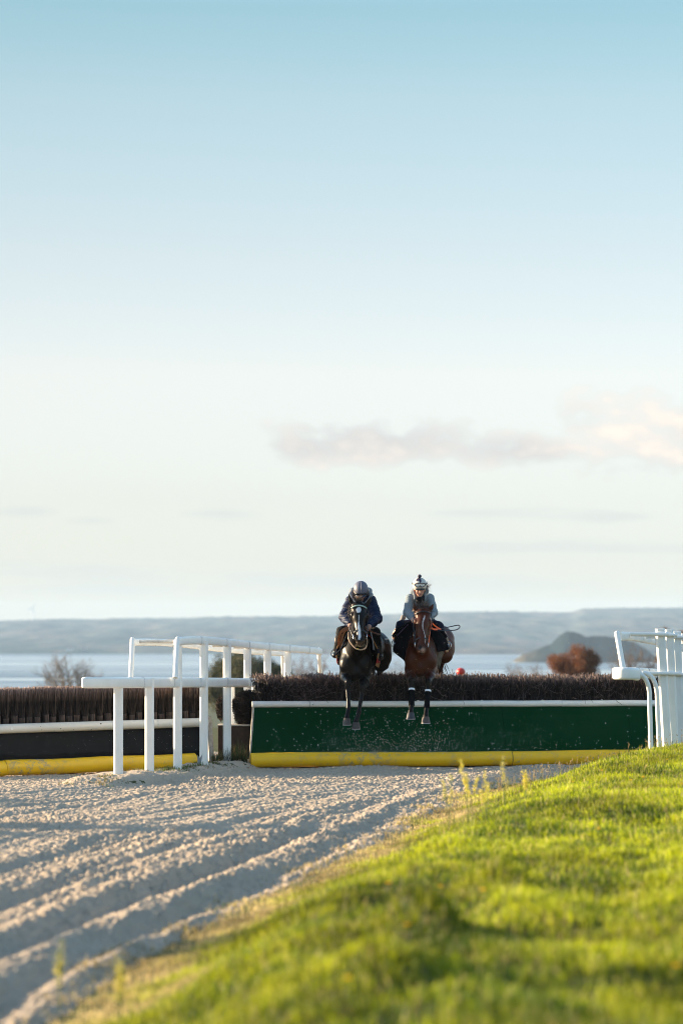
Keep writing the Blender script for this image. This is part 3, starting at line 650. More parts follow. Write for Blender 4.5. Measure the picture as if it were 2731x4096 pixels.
# slanted end tubes joining the tiers
for (a, b, Y), (c, d, Y2), (q, r_, Y3), (s_, t_, Y4) in (((711, 2556, 43.0), (702, 2712, 42.7), (0, 0, 0), (0, 0, 0)), ((531, 2558, 43.6), (524, 2712, 43.2), (0, 0, 0), (0, 0, 0)), ((1275, 2598, 53.7), (1282, 2720, 54.3), (0, 0, 0), (0, 0, 0)), ((1131, 2612, 54.6), (1134, 2730, 55.2), (0, 0, 0), (0, 0, 0))):
    m = MB(); m.tube([P(a, b, Y), P(c, d, Y2)], .036, k=14); m.ball(P(a, b, Y), .036, 7); m.build('end_tube', m_white, lw)
bt = [(533, 2569, 43.7), (620, 2569, 44.9), (712, 2575, 46.3), (800, 2585, 47.9), (890, 2596, 49.4), (980, 2604, 51.0), (1060, 2609, 52.6), (1131, 2614, 54.2)]
rail(lw, smooth_path([P(a, b, c) for a, b, c in bt], 4), .062, .105, 'top_rail')
collar(lw, P(619, 2569, 44.9), Vector((.2, 1, 0)), .062, .105)
for i in range(2, 8):   # cross arms from post to the far rail
    px, pb, Y = pp_[i]; a, b, c = bt[i-1] if i-1 < len(bt) else bt[-1]; q = P(a, b, c); p_ = P(px, 0, Y); q2 = Vector((p_.x-.55, Y+.12, PZ(topc[i-2][1]+2, Y))); p3 = Vector((p_.x, Y, q2.z))
    m = MB(); m.tube([p3, q2], .024, k=12); m.build('cross_arm', m_whitedirty, lw)
for px, Y in ((931, 50.0), (1014, 51.6)):
    b_ = P(px, 2731, Y); m = MB(); m.tube([b_, Vector((b_.x, b_.y, -.3))], .032, k=12); m.build('end_tube', m_white, lw)
# ---- right wing
rw = empty('running_rail', (4.2, 41.0, 0), 'white rail with leaning flat posts and two bent gooseneck legs, at the right edge', 'rail')
def RX(px, Y): return PX(px, Y)
rp = [((2668, 3004), (2638, 2522), 42.3), ((2697, 2992), (2673, 2525), 43.8), ((2722, 2985), (2704, 2533), 45.3), ((2750, 2978), (2735, 2541), 46.8), ((2776, 2980), (2764, 2549), 48.3), ((2800, 2985), (2792, 2557), 49.8)]
for (bx, by), (tx, ty), Y in rp:
    b_ = P(bx, by, Y); b_.z = float(zground(b_.x, b_.y))-.1; t_ = P(tx, ty, Y); post(rw, b_, t_, w=.130, d=.105)
tr_ = [(2477, 2546, 41.2), (2505, 2545, 42.0), (2535, 2548, 43.5), (2563, 2554, 45), (2592, 2560, 46.6), (2618, 2565, 48.2), (2650, 2570, 50)]
rail(rw, smooth_path([P(a, b, c) for a, b, c in tr_], 4), .07, .118, 'top_rail')
for a, b, c in tr_[1:6]:
    m = MB(); t = Vector((.2, 1, -.02)); p_ = P(a, b, c); t.normalize(); m.sweep([p_-t*.008, p_+t*.008], rprof(.076, .124, .05, 4)); m.build('rail_joint', m_joint, rw)
m = MB(); m.tube([P(2466, 2534, 41.1), P(2492, 2685, 40.9)], .038, k=16); m.ball(P(2466, 2534, 41.1), .038, 8); m.build('end_tube', m_white, rw)
for i, ((bx, by), (tx, ty), Y) in enumerate(rp):
    dz = ty-2522
    for y_, ex in ((2537+dz, 0), (2694+dz*.35, 6)):
        pr = P(tx+14+ex*2.5, y_, Y-.08); le = Vector((pr.x-.50, pr.y+.02, pr.z+.004)); ri = pr+Vector((.065, 0, 0)); m = MB()
        m.tube([le, ri], .0275, k=14); o = m.build('cross_arm', m_white, rw)
        m = MB(); m.tube([ri-Vector((.035, 0, 0)), ri+Vector((.004, 0, 0))], .033, k=14); m.build('arm_clamp', m_white, o)
lw_pts = [P(2545, 2697, 40.25)+Vector((.0, .3, 0)), P(2545, 2697, 40.0), P(2520, 2695, 39.72), P(2478, 2694, 39.72), P(2460, 2694, 40.0), P(2466, 2693, 40.6), P(2490, 2692, 41.6), P(2525, 2692, 43.2), P(2560, 2693, 44.8), P(2592, 2694, 46.4), P(2620, 2695, 48), P(2655, 2696, 50)]
rail(rw, smooth_path(lw_pts, 5), .085, .160, 'low_rail')
m = MB(); m.sweep([P(2545, 2697, 40.25)+Vector((0, .0, 0)), P(2545, 2697, 40.25)+Vector((0.0, .31, 0))], rprof(.094, .168, .035, 4)); m.build('end_cap', m_white, rw)
for a, b, c in ((2505, 2692, 42.3), (2545, 2692, 44.1), (2585, 2693, 46.0)):
    m = MB(); t = Vector((.2, 1, 0)).normalized(); p_ = P(a, b, c); m.sweep([p_-t*.008, p_+t*.008], rprof(.091, .166, .036, 4)); m.build('rail_joint', m_joint, rw)
for (x0, y0), mid, (x1, y1), Y in (((2540, 2697), [(2566, 2703), (2584, 2725), (2595, 2765), (2597, 2830)], (2603, 3010), 40.3), ((2568, 2692), [(2590, 2697), (2612, 2720), (2625, 2765), (2628, 2830)], (2636, 3000), 41.2)):
    pts = [P(x0, y0, Y)]+[P(a, b, Y) for a, b in mid]; e_ = P(x1, y1, Y); e_.z = float(zground(e_.x, e_.y))-.08; pts.append(e_)
    m = MB(); m.tube(smooth_path(pts, 6), .0315, k=18, up=Vector((0, 1, 0))); m.build('gooseneck_leg', m_white, rw)
# ---------------------------------------------------------------- grass
m_grass = mat('grass_blade', (.1, .2, .03), rough=.55, attr='col', transl=.5, spec=.3)
def blades(x, y, z, h, w, col, seed, lean=.35, dirbias=(0, 0)):
    r = np.random.RandomState(seed); n = len(x); a = r.rand(n)*6.283; ax, ay = np.cos(a), np.sin(a)
    la = r.rand(n)*6.283; ll = np.abs(r.normal(0, lean, n))*h; lx, ly = np.cos(la)*ll+dirbias[0]*h, np.sin(la)*ll+dirbias[1]*h
    V = np.zeros((n, 5, 3)); hw = w/2
    V[:, 0] = np.stack([x-ax*hw, y-ay*hw, z-.01], 1); V[:, 1] = np.stack([x+ax*hw, y+ay*hw, z-.01], 1)
    mx_, my_ = x+lx*.35, y+ly*.35; V[:, 2] = np.stack([mx_+ax*hw*.8, my_+ay*hw*.8, z+h*.55], 1); V[:, 3] = np.stack([mx_-ax*hw*.8, my_-ay*hw*.8, z+h*.55], 1)
    V[:, 4] = np.stack([x+lx, y+ly, z+h*.98-ll*.3], 1)
    i = np.arange(n)*5; F1 = np.stack([i, i+1, i+2, i+3], 1); F2 = np.stack([i+3, i+2, i+4, i+4], 1)
    C = np.repeat(col, 5, 0)*np.tile([.30, .30, .85, .85, 1.2], n)[:, None]  # roots darkened in the colour, painting the shade between blades
    return V.reshape(-1, 3), F1, np.stack([i+3, i+2, i+4], 1), C
def blade_mesh(name, V, F1, F2, C):
    me = bpy.data.meshes.new(name); V = V.astype(np.float32); me.vertices.add(len(V)); me.vertices.foreach_set('co', V.ravel())
    n1, n2 = len(F1), len(F2); lv = np.concatenate([F1.ravel(), F2.ravel()]).astype(np.int32); me.loops.add(len(lv)); me.loops.foreach_set('vertex_index', lv)
    me.polygons.add(n1+n2); me.polygons.foreach_set('loop_start', np.concatenate([np.arange(n1)*4, n1*4+np.arange(n2)*3]).astype(np.int32))
    me.polygons.foreach_set('loop_total', np.concatenate([np.full(n1, 4), np.full(n2, 3)]).astype(np.int32)); me.polygons.foreach_set('use_smooth', np.full(n1+n2, True)); me.update(calc_edges=True)
    a = me.attributes.new('col', 'FLOAT_COLOR', 'POINT'); a.data.foreach_set('color', np.concatenate([C, np.ones((len(C), 1))], 1).astype(np.float32).ravel()); return me
r = np.random.RandomState(91); NB = 520000
y = 10.5+37.5*r.rand(NB)**1.15; lo = edge_x(y)-.55; hi = 1366/F*y+1.1; x = lo+(np.maximum(hi-lo, 0))*r.rand(NB)
e = x-edge_x(y); clump = fbm(x*2.2, y*1.4, 3, 33); fine = fbm(x*7, y*5, 2, 37)
prob = sstep(-.30, .45, e+clump*.35+.1)*(.35+.65*sstep(-.25, .15, fine+.1)); keep = (r.rand(NB) < prob) & (hi > lo)
x, y, e, clump, fine = x[keep], y[keep], e[keep], clump[keep], fine[keep]; n = len(x)
z = np.maximum(zground(x, y), np.where(e < .12, zsand(x, y), -99))
h = (.024+.028*sstep(0, .8, e)+.022*np.clip(clump+.12, 0, .6)+.015*np.clip(fine, 0, 1))*(1-.45*sstep(33, 40, y)*(1-sstep(.4, 1.3, e)))*r.uniform(.5, 1.5, n); h = np.where(r.rand(n) < .02, h*1.9, h)
dry = np.clip((1-sstep(-.05, .62, e+clump*.7))*.95+.75*(r.rand(n) < .07)+r.normal(0, .10, n), 0, 1)[:, None]
g1 = np.array([.030, .090, .003]); g2 = np.array([.40, .44, .006]); g3 = np.array([.56, .43, .20]); kk = np.clip(.55+clump*1.0+fine*.5+r.normal(0, .30, n), 0, 1)[:, None]
C = (g1*(1-kk)+g2*kk)*(1-dry)+g3*dry; C = C*r.uniform(.5, 1.4, n)[:, None]*(1+.9*np.clip(fbm(x*1.3, y*.8, 2, 77), -.45, .4))[:, None]
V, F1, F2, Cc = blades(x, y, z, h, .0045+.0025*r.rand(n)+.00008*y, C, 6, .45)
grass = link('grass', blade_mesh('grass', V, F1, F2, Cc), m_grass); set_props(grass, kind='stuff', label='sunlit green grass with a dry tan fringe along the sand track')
# tufts on the strip under the left wing and by the planter
NB = 6000; y = r.uniform(38.8, 47.2, NB); cx_ = np.interp(y, [38, 40.5, 46.5, 52], [-3.45, -3.0, -1.75, -.7]); x = cx_+r.normal(0, .20, NB); cl = fbm(x*3, y*2, 3, 55)
k = (cl > -.05) & (np.abs(x-cx_) < .45); x, y, cl = x[k], y[k], cl[k]; n = len(x); z = np.maximum(zground(x, y), zsand(x, y))
dr = (r.rand(n) < .35+.3*(y < 42))[:, None]; C = np.where(dr, np.array([.30, .22, .10]), np.array([.10, .17, .03]))*r.uniform(.6, 1.3, n)[:, None]
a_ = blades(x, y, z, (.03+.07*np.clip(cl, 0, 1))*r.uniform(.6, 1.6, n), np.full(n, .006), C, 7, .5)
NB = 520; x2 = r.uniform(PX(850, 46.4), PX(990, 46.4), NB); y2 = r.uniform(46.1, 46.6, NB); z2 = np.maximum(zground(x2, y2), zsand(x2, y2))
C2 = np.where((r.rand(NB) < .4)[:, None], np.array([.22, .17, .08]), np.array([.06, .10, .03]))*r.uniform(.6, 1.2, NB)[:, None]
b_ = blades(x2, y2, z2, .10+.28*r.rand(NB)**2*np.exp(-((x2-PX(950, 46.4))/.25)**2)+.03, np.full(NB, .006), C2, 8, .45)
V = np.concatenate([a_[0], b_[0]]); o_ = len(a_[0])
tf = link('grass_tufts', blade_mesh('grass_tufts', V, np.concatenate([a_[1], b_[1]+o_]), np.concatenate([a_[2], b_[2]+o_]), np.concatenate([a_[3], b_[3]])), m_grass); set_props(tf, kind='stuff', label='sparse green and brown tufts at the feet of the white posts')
# tall seed stalks by the right wing and along the fringe
r = np.random.RandomState(17); NS = 520; y = r.uniform(24, 45.5, NS); x = edge_x(y)+r.normal(.35, .35, NS); q = NS//4
y[:q] = r.uniform(39.5, 43.5, q); x[:q] = r.uniform(3.2, 4.7, q)
z = zground(x, y); hh = r.uniform(.10, .26, NS)
C = np.where((r.rand(NS) < .6)[:, None], np.array([.42, .30, .14]), np.array([.16, .20, .05]))*r.uniform(.6, 1.2, NS)[:, None]
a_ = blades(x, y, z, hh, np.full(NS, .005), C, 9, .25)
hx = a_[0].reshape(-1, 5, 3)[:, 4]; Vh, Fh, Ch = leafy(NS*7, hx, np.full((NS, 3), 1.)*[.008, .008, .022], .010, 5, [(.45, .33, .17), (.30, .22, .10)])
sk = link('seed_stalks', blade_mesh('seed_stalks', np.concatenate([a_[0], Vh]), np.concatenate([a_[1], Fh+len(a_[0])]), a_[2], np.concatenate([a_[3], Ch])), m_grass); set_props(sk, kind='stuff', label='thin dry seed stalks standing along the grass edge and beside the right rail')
# small weeds / dandelions scattered in the turf
m_flower = mat('yellow_petal', (.85, .50, .02), rough=.6, transl=.3); m_stem = mat('weed_stem', (.16, .22, .05), rough=.7, transl=.3)
fl_spots = [(2290, 3158), (2520, 3162), (2570, 3160), (2665, 3065), (2725, 3180), (2393, 3382), (1760, 3600), (1552, 3604), (1930, 3655), (1625, 3765), (1390, 4015), (2700, 3985), (2370, 3042), (2405, 3120)]
DL = ['yellow dandelion just below the foot of the right rail, left of its twin', 'yellow dandelion on the upper grass bank, left one of a close pair', 'yellow dandelion on the upper grass bank, right one of a close pair', 'yellow dandelion beside the leaning white posts at the right', 'yellow dandelion at the right photo edge on the upper bank', 'yellow dandelion halfway down the bank in open turf', 'blurred orange-yellow dandelion left of centre on the lower bank, upper right of a pair', 'blurred orange-yellow dandelion nearest the sand in the middle of the bank', 'blurred dandelion just left of the dark hollow in the turf', 'blurred dandelion in the lower bank below the pair', 'large blurred orange dandelion at the bottom edge of the photo', 'blurred dandelion in the bottom right corner of the turf', 'tiny yellow dandelion against the end of the yellow pipe', 'small yellow dandelion between the pipe end and the right rail']
proto = None
def ground_hit(px, py):
    Y = 10.
    while Y < 47:
        p = P(px, py, Y)
        if float(zground(p.x, Y)) >= p.z: return p
        Y += .05
    return p
for i, (px, py) in enumerate(fl_spots):
    p = ground_hit(px, py); h = .07+.05*(i % 3)/2
    e_ = empty('dandelion', (p.x, p.y, p.z-.02), DL[i], 'flower', 'yellow dandelions dotted over the grass')
    if proto is None:
        st = MB().tube([(0, 0, 0), (.004, 0, .05), (.0, .004, .11)], .002, k=5)
        hd = MB()
        for k in range(20):
            a = k*2.4; rr = .004+.013*(k/20); hd.add([(math.cos(a)*rr*.3, math.sin(a)*rr*.3, .108), (math.cos(a+.35)*rr, math.sin(a+.35)*rr, .116), (math.cos(a)*rr*1.35, math.sin(a)*rr*1.35, .119), (math.cos(a-.35)*rr, math.sin(a-.35)*rr, .116)], [(0, 1, 2, 3)])
        a_ = lbuild(st, 'stem', m_stem, e_); b_ = lbuild(hd, 'flower_head', m_flower, e_); proto = (a_, b_)
    else:
        for q in proto: c = q.copy(); COL.objects.link(c); c.parent = e_
    e_.scale = (1.1, 1.1, h/.11+.25)
# tall blurred flowering weeds on the edge of the sand
def weed(px, pyt, pyb, Y, lab, seed, wd, cols, nl=22):
    base = P(px, pyb, Y); base.z = max(float(zground(base.x, Y)), float(zsand(np.array(base.x), np.array(Y)))) if True else base.z
    top = PZ(pyt, Y); h = top-base.z; e_ = empty('flowering_weed', base, lab, 'weed', None); r = random.Random(seed); m = MB(); tips = []
    for k in range(r.randint(4, 6)):
        a = r.uniform(0, 6.28); s = wd*r.uniform(.2, 1.0); hh = h*r.uniform(.6, 1.0) if k else h
        p3 = (s*math.cos(a), s*math.sin(a), hh); m.tube(smooth_path([(0, 0, 0), (p3[0]*.3, p3[1]*.3, hh*.5), p3], 4), [.002]*9, k=5)
        for j in range(7): f = .70+.30*j/6; tips.append((p3[0]*f**1.5+r.gauss(0, .008), p3[1]*f**1.5+r.gauss(0, .008), hh*f))
    lbuild(m, 'stem', m_stem, e_)
    V, Fc, C = leafy(len(tips)*int(nl), tips, np.full((len(tips), 3), .024), .009, seed, cols); link('blossom', mesh_np('blossom', V, Fc, False, {'col': C}), m_grass, e_)
YC = [(.85, .70, .10), (.60, .55, .10), (.70, .62, .15)]
weed(1872, 3045, 3180, 27.5, 'tallest yellow blurred weed in front of the sand below the yellow pipe', 1, .085, YC, 30)
weed(1795, 3105, 3190, 27.0, 'low yellowish weed left of the tallest yellow weed', 2, .06, YC, 9)
weed(1945, 3090, 3190, 27.3, 'short yellowish weed just right of the tallest yellow weed', 3, .06, YC, 16)
weed(2018, 3025, 3150, 29.0, 'thin weed with a pale tuft crossing the yellow pipe', 4, .05, [(.75, .62, .20), (.5, .45, .15)], 12)
weed(2100, 3085, 3170, 29.0, 'thin yellow weed at the grass edge, right of the pale tufted weed', 5, .03, YC, 14)
weed(485, 3830, 3990, 14.2, 'yellow blurred weed low in the sand at lower left', 6, .02, YC, 7)
weed(240, 3755, 3860, 15.6, 'single yellow weed in the dark furrow at far left', 7, .01, YC, 5)
# ---------------------------------------------------------------- distant bushes and trees
m_leaf = mat('tree_leaf', (.1, .1, .05), rough=.8, attr='col', transl=.25); m_bark = mat('tree_bark', (.24, .19, .155), rough=.9, noise=(3, (.15, .12, .095), 2))
def tree(name, px, pyt, wpx, Y, lab, cat, cols, seed, bare=0.0, n=9000, crown=.62, grp=None, leaf=.09):
    r = random.Random(seed); bx = PX(px, Y); gz = float(zground(np.array(bx), np.array(Y))); top = PZ(pyt, Y); H = top-gz; w = wpx/F*Y/2
    e_ = empty(name, (bx, Y, gz), lab, cat, grp); m = MB(); tips = []
    def branch(p, d, L, rad, lev):
        q = p+d*L; mid = p+d*L*.5+Vector((r.gauss(0, .04), r.gauss(0, .04), 0))*L
        m.tube([p, mid, q], [rad, rad*.8, rad*.62], k=5, cap=False); 
        if lev == 0: tips.append(q); tips.append(mid); return
        for k in range(r.randint(3, 4)):
            nd = (d+Vector((r.gauss(0, .55), r.gauss(0, .55), r.gauss(.12, .3)))).normalized(); branch(q if k < 2 else mid, nd, L*r.uniform(.6, .8), rad*.55, lev-1)
    stems = r.randint(3, 5) if bare else 3
    m.tube([(0, 0, -.3), (0, 0, H*.22)], [w*.09, w*.065], k=7)
    for k in range(stems):
        a = k*6.283/stems+r.uniform(0, 1); d = Vector((math.cos(a)*w*.8, math.sin(a)*w*.8, H*.5)).normalized(); branch(Vector((0, 0, H*.18)), d, H*.28, w*.05, 4 if bare else 3)
    # fit branching to crown size
    mxx = float(np.percentile([abs(v.x) for v in tips], 86)); mxz = float(np.percentile([v.z for v in tips], 93)); fx, fz = w/mxx*(1 if bare else .62), H/mxz*(1 if bare else .8)
    m.V = [Vector((v.x*fx, v.y*fx, v.z*fz)) for v in m.V]; tips = [Vector((v.x*fx, v.y*fx, v.z*fz)) for v in tips]
    lbuild(m, 'trunk', m_bark, e_)
    rr = np.random.RandomState(seed); cs = np.array([tuple(t_) for t_ in tips]); 
    rad = np.full((len(cs), 3), w*(.07 if bare else .20))*rr.uniform(.6, 1.4, (len(cs), 1))
    if not bare:
        dd = rr.normal(0, 1, (60, 3)); dd /= np.linalg.norm(dd, axis=1)[:, None]; dd *= (rr.rand(60, 1)**.45)*.80; dd[:, 2] = np.sign(dd[:, 2])*np.abs(dd[:, 2])**.6*.9
        c2 = dd*[w, w, H*.36]+[0, 0, H*.60]; cs = np.concatenate([cs[rr.rand(len(cs)) < .25], c2]); rad = np.full((len(cs), 3), w*.24)*rr.uniform(.5, 1.25, (len(cs), 1))
    V, Fc, C = leafy(n, cs, rad, leaf, seed, cols); link('crown', mesh_np('crown', V, Fc, False, {'col': C}), m_leaf, e_); return e_
RU = [(.20, .065, .02), (.26, .10, .03), (.14, .05, .018)]; GR = [(.06, .065, .022), (.11, .09, .028), (.035, .045, .02)]; BR = [(.26, .21, .17), (.20, .16, .13)]
tree('russet_tree', 2300, 2552, 235, 250, 'round russet autumn tree in front of the headland', 'tree', RU, 3, n=30000, leaf=.085)
tree('green_tree', 985, 2612, 430, 250, 'dark green tree behind the posts of the left rail', 'tree', GR, 4, n=60000, leaf=.12)
tree('bare_tree', 262, 2642, 165, 250, 'bare spreading tree in front of the sea, above the left fence', 'tree', BR, 5, bare=1, n=2600, leaf=.05)
tree('bare_tree', 378, 2690, 60, 260, 'small bare bush left of the white rail end, in front of the sea', 'bush', BR, 6, bare=1, n=900, leaf=.05)
tree('russet_tree', 2715, 2480, 230, 250, 'tall russet tree behind the right rail posts', 'tree', [(.17, .09, .03), (.22, .11, .035), (.10, .06, .025)], 7, n=22000, leaf=.085)
tree('bare_thicket', 1232, 2640, 130, 270, 'pale reddish bare thicket behind the far end of the left rail', 'bush', [(.20, .13, .11), (.15, .10, .08)], 8, bare=1, n=2500, leaf=.06)
tree('bare_thicket', 1575, 2668, 90, 280, 'faint bare thicket seen between the two horses', 'bush', [(.22, .17, .14), (.16, .12, .09)], 9, bare=1, n=1500, leaf=.06)
tree('bare_thicket', 2520, 2622, 150, 240, 'brown bare thicket between the russet tree and the right rail posts', 'bush', [(.17, .11, .08), (.12, .08, .06)], 10, bare=1, n=4200, leaf=.05)
tree('green_bush', 2625, 2640, 90, 235, 'olive green bush behind the first tall post of the right rail', 'bush', GR, 11, n=6000, leaf=.06)
tree('bare_thicket', 2130, 2672, 170, 250, 'thin brown thicket left of the round russet tree', 'bush', [(.17, .10, .07), (.13, .08, .06)], 12, bare=1, n=1800, leaf=.05)
tree('green_bush', 30, 2728, 110, 230, 'dark green bush at the left photo edge above the tied bundles', 'bush', GR, 13, n=5000, leaf=.06)
tree('green_bush', 145, 2732, 90, 240, 'olive bush to the left of the bare spreading tree', 'bush', [(.10, .09, .04), (.13, .11, .05)], 14, n=4000, leaf=.06)
tree('russet_tree', 440, 2720, 160, 260, 'brown bush right of the bare spreading tree, behind the rail end', 'bush', [(.14, .10, .07), (.12, .08, .05)], 15, n=5000, leaf=.06)
# trees added out of view on the left to cast low-sun shadows on sand and bank
def shadow_tree(X, Y, H, w, seed, lab, n=16000): tree('added_shadow_tree', X/Y*F+1365.5, HZ-(H+float(zground(np.array(X), np.array(Y)))-2.0)*F/Y, w/Y*F, Y, lab, 'tree', GR, seed, n=n, leaf=.09)
shadow_tree(-19.5, 36.0, 5.0, 3.0, 31, 'round green tree added out of view on the left to shade the middle of the sand')
shadow_tree(-18.5, 40.6, 4.4, 1.8, 32, 'slim green tree added out of view on the left, behind the others, to shade the sand', 9000)
shadow_tree(-21.5, 25.9, 6.2, 1.7, 33, 'tall thin green tree added out of view on the left, nearest the camera, to shade the bank', 6500)
# house and wind turbine across the water
m_wall = mat('pale_render', (.80, .74, .66), rough=.9); m_roof = mat('slate_roof', (.20, .17, .16), rough=.9)
def house(px, py, Y, w, h, lab):
    c = P(px, py, Y); e_ = empty('house', c, lab, 'house'); b_ = MB(); b_.box((-w/2, -4, 0), (w/2, 4, h)); lbuild(b_, 'wall', m_wall, e_, smooth=False)
    b_ = MB(); b_.add([(-w/2-.3, -4.4, h+.01), (w/2+.3, -4.4, h+.01), (w/2+.3, 4.4, h+.01), (-w/2-.3, 4.4, h+.01), (-w/2-.3, 0, h+2.8), (w/2+.3, 0, h+2.8)], [(0, 1, 5, 4), (2, 3, 4, 5), (0, 4, 3), (1, 2, 5), (0, 3, 2, 1)]); lbuild(b_, 'roof', m_roof, e_, smooth=False)
    for k in range(-1, 2):
        b_ = MB(); b_.box((k*w*.3-.6, -4.06, h*.3), (k*w*.3+.6, -4.01, h*.7)); lbuild(b_, 'window', m_roof, e_, smooth=False)
house(279, 2606, 4060, 9.5, 4.6, 'pale house on the far shore left of the white rail')
house(338, 2606, 4070, 5.5, 4.0, 'smaller pale house right of the first on the far shore')
wt = empty('wind_turbine', P(131, 2488, 7400), 'faint wind turbine on the far ridge at left', 'turbine'); s_ = 7400/F
b_ = MB().tube([(0, 0, -6), (0, 0, 52*s_)], [1.6, .9], k=10); m_turb = mat('turbine_white', (.6, .62, .65), rough=.5)
lbuild(b_, 'tower', m_turb, wt)
for k in range(3):
    a = R(62+120*k); lbuild(MB().sweep([(0, -2, 52*s_), (math.cos(a)*29*s_*.5, -2, 52*s_+math.sin(a)*29*s_*.5), (math.cos(a)*29*s_, -2, 52*s_+math.sin(a)*29*s_)], [(.9, .3), (-.9, .3), (-.9, -.3), (.9, -.3)], scale=[1, .8, .2], up=Vector((0, 1, 0))), 'blade', m_turb, wt)
# ---------------------------------------------------------------- smooth-union modelling of bodies and cloth
class Body:
    def __init__(s, vox, k=.02): s.p = []; s.vox = vox; s.k = k
    def cap(s, a, b, ra, rb, sq=None, n=(1, 0, 0), k=None, sub=False):
        a, b = np.array(a, float), np.array(b, float); n = np.array(n, float)/np.linalg.norm(n); mr = max(ra, rb)*max(1, sq or 1); ab = b-a; L2 = max(ab@ab, 1e-9)
        def f(X, Y, Z):
            px, py, pz = X-a[0], Y-a[1], Z-a[2]; t = np.clip((px*ab[0]+py*ab[1]+pz*ab[2])/L2, 0, 1)
            qx, qy, qz = px-t*ab[0], py-t*ab[1], pz-t*ab[2]; q2 = qx*qx+qy*qy+qz*qz
            if sq: qn = qx*n[0]+qy*n[1]+qz*n[2]; q2 = q2-qn*qn+(qn/sq)**2
            return np.sqrt(np.maximum(q2, 0))-(ra+(rb-ra)*t)
        s.p.append((f, np.minimum(a, b)-mr, np.maximum(a, b)+mr, s.k if k is None else k, sub)); return s
    def ell(s, c, r, M3=None, k=None, sub=False):
        c = np.array(c, float); r = np.array(r, float); A = np.array(M3, float) if M3 is not None else np.eye(3); m = r.max()   # rows of A = axes
        def f(X, Y, Z):
            px, py, pz = X-c[0], Y-c[1], Z-c[2]; u = [px*A[i][0]+py*A[i][1]+pz*A[i][2] for i in range(3)]
            k0 = np.sqrt(sum((u[i]/r[i])**2 for i in range(3))); k1 = np.sqrt(sum((u[i]/r[i]**2)**2 for i in range(3)))+1e-9
            return k0*(k0-1)/k1
        s.p.append((f, c-m, c+m, s.k if k is None else k, sub)); return s
    def chain(s, pts, rs_, sq=None, n=(1, 0, 0), k=None):
        for i in range(len(pts)-1): s.cap(pts[i], pts[i+1], rs_[i], rs_[i+1], sq, n, k)
        return s
    def mesh(s, name, disp=None, color=None, relax=1):
        v = s.vox; lo = np.min([q[1] for q in s.p if not q[4]], 0)-4*v; hi = np.max([q[2] for q in s.p if not q[4]], 0)+4*v
        dims = np.ceil((hi-lo)/v).astype(int)+1; D = np.full(dims, .2, np.float32)
        ax = [lo[i]+v*np.arange(dims[i]) for i in range(3)]
        for f, a, b, k, sub in s.p:
            pad = 2.2*k+2*v; i0 = np.maximum(np.floor((a-pad-lo)/v).astype(int), 0); i1 = np.minimum(np.ceil((b+pad-lo)/v).astype(int)+1, dims)
            if (i1 <= i0).any(): continue
            X = ax[0][i0[0]:i1[0], None, None]; Y = ax[1][None, i0[1]:i1[1], None]; Z = ax[2][None, None, i0[2]:i1[2]]
            d = f(X, Y, Z); sl = D[i0[0]:i1[0], i0[1]:i1[1], i0[2]:i1[2]]
            if sub: d = -d; h = np.clip(.5-.5*(d-sl)/k, 0, 1); sl[...] = sl*h+d*(1-h)+k*h*(1-h)
            else: h = np.clip(.5+.5*(d-sl)/k, 0, 1); sl[...] = d*(1-h)+sl*h-k*h*(1-h)
        if disp is not None: D = D+disp(ax[0][:, None, None], ax[1][None, :, None], ax[2][None, None, :]).astype(np.float32)*(np.abs(D) < 6*v+.05)
        inside = D < 0
        # surface nets
        nx, ny, nz_ = dims; c = np.zeros((nx-1, ny-1, nz_-1), np.uint8)
        for dx in (0, 1):
            for dy in (0, 1):
                for dz in (0, 1): c += inside[dx:nx-1+dx, dy:ny-1+dy, dz:nz_-1+dz]
        act = np.argwhere((c > 0) & (c < 8)); idx = -np.ones((nx-1, ny-1, nz_-1), np.int32); idx[act[:, 0], act[:, 1], act[:, 2]] = np.arange(len(act))
        acc_ = np.zeros((len(act), 3)); cnt = np.zeros(len(act)); ii = act
        for a0 in range(8):
            p0 = np.array([a0 & 1, (a0 >> 1) & 1, (a0 >> 2) & 1])
            for axx in range(3):
                if p0[axx]: continue
                p1 = p0.copy(); p1[axx] = 1; A = ii+p0; B = ii+p1; da = D[A[:, 0], A[:, 1], A[:, 2]]; db = D[B[:, 0], B[:, 1], B[:, 2]]
                x = (da < 0) != (db < 0); t = np.where(x, da/(da-db+1e-12), 0); acc_ += np.where(x[:, None], p0+(p1-p0)*t[:, None], 0); cnt += x
        V = (act+acc_/cnt[:, None])*v+lo; Fs = []
        for axx in range(3):
            o = [slice(None)]*3; e0 = [slice(0, -1) if i == axx else slice(1, -1) for i in range(3)]; e1 = [slice(1, None) if i == axx else slice(1, -1) for i in range(3)]
            A = inside[tuple(e0)]; B = inside[tuple(e1)]; ch = np.argwhere(A != B)
            if not len(ch): continue
            s_ = A[ch[:, 0], ch[:, 1], ch[:, 2]]; base = ch.copy(); u, w = [(1, 2), (2, 0), (0, 1)][axx]
            cc = ch.copy(); 
            for q in (u, w): cc[:, q] += 1
            def at(du, dw): g = cc.copy(); g[:, u] -= du; g[:, w] -= dw; return idx[g[:, 0], g[:, 1], g[:, 2]]
            q = np.stack([at(1, 1), at(0, 1), at(0, 0), at(1, 0)], 1); q[~s_] = q[~s_][:, ::-1]; Fs.append(q)
        Fc = np.concatenate(Fs); Fc = Fc[(Fc >= 0).all(1)]
        for _ in range(relax):   # light Laplacian relax
            S_ = np.zeros_like(V); n_ = np.zeros(len(V))
            for a, b in ((0, 1), (1, 2), (2, 3), (3, 0)):
                np.add.at(S_, Fc[:, a], V[Fc[:, b]]); np.add.at(n_, Fc[:, a], 1)
            V = V*.5+.5*S_/np.maximum(n_, 1)[:, None]
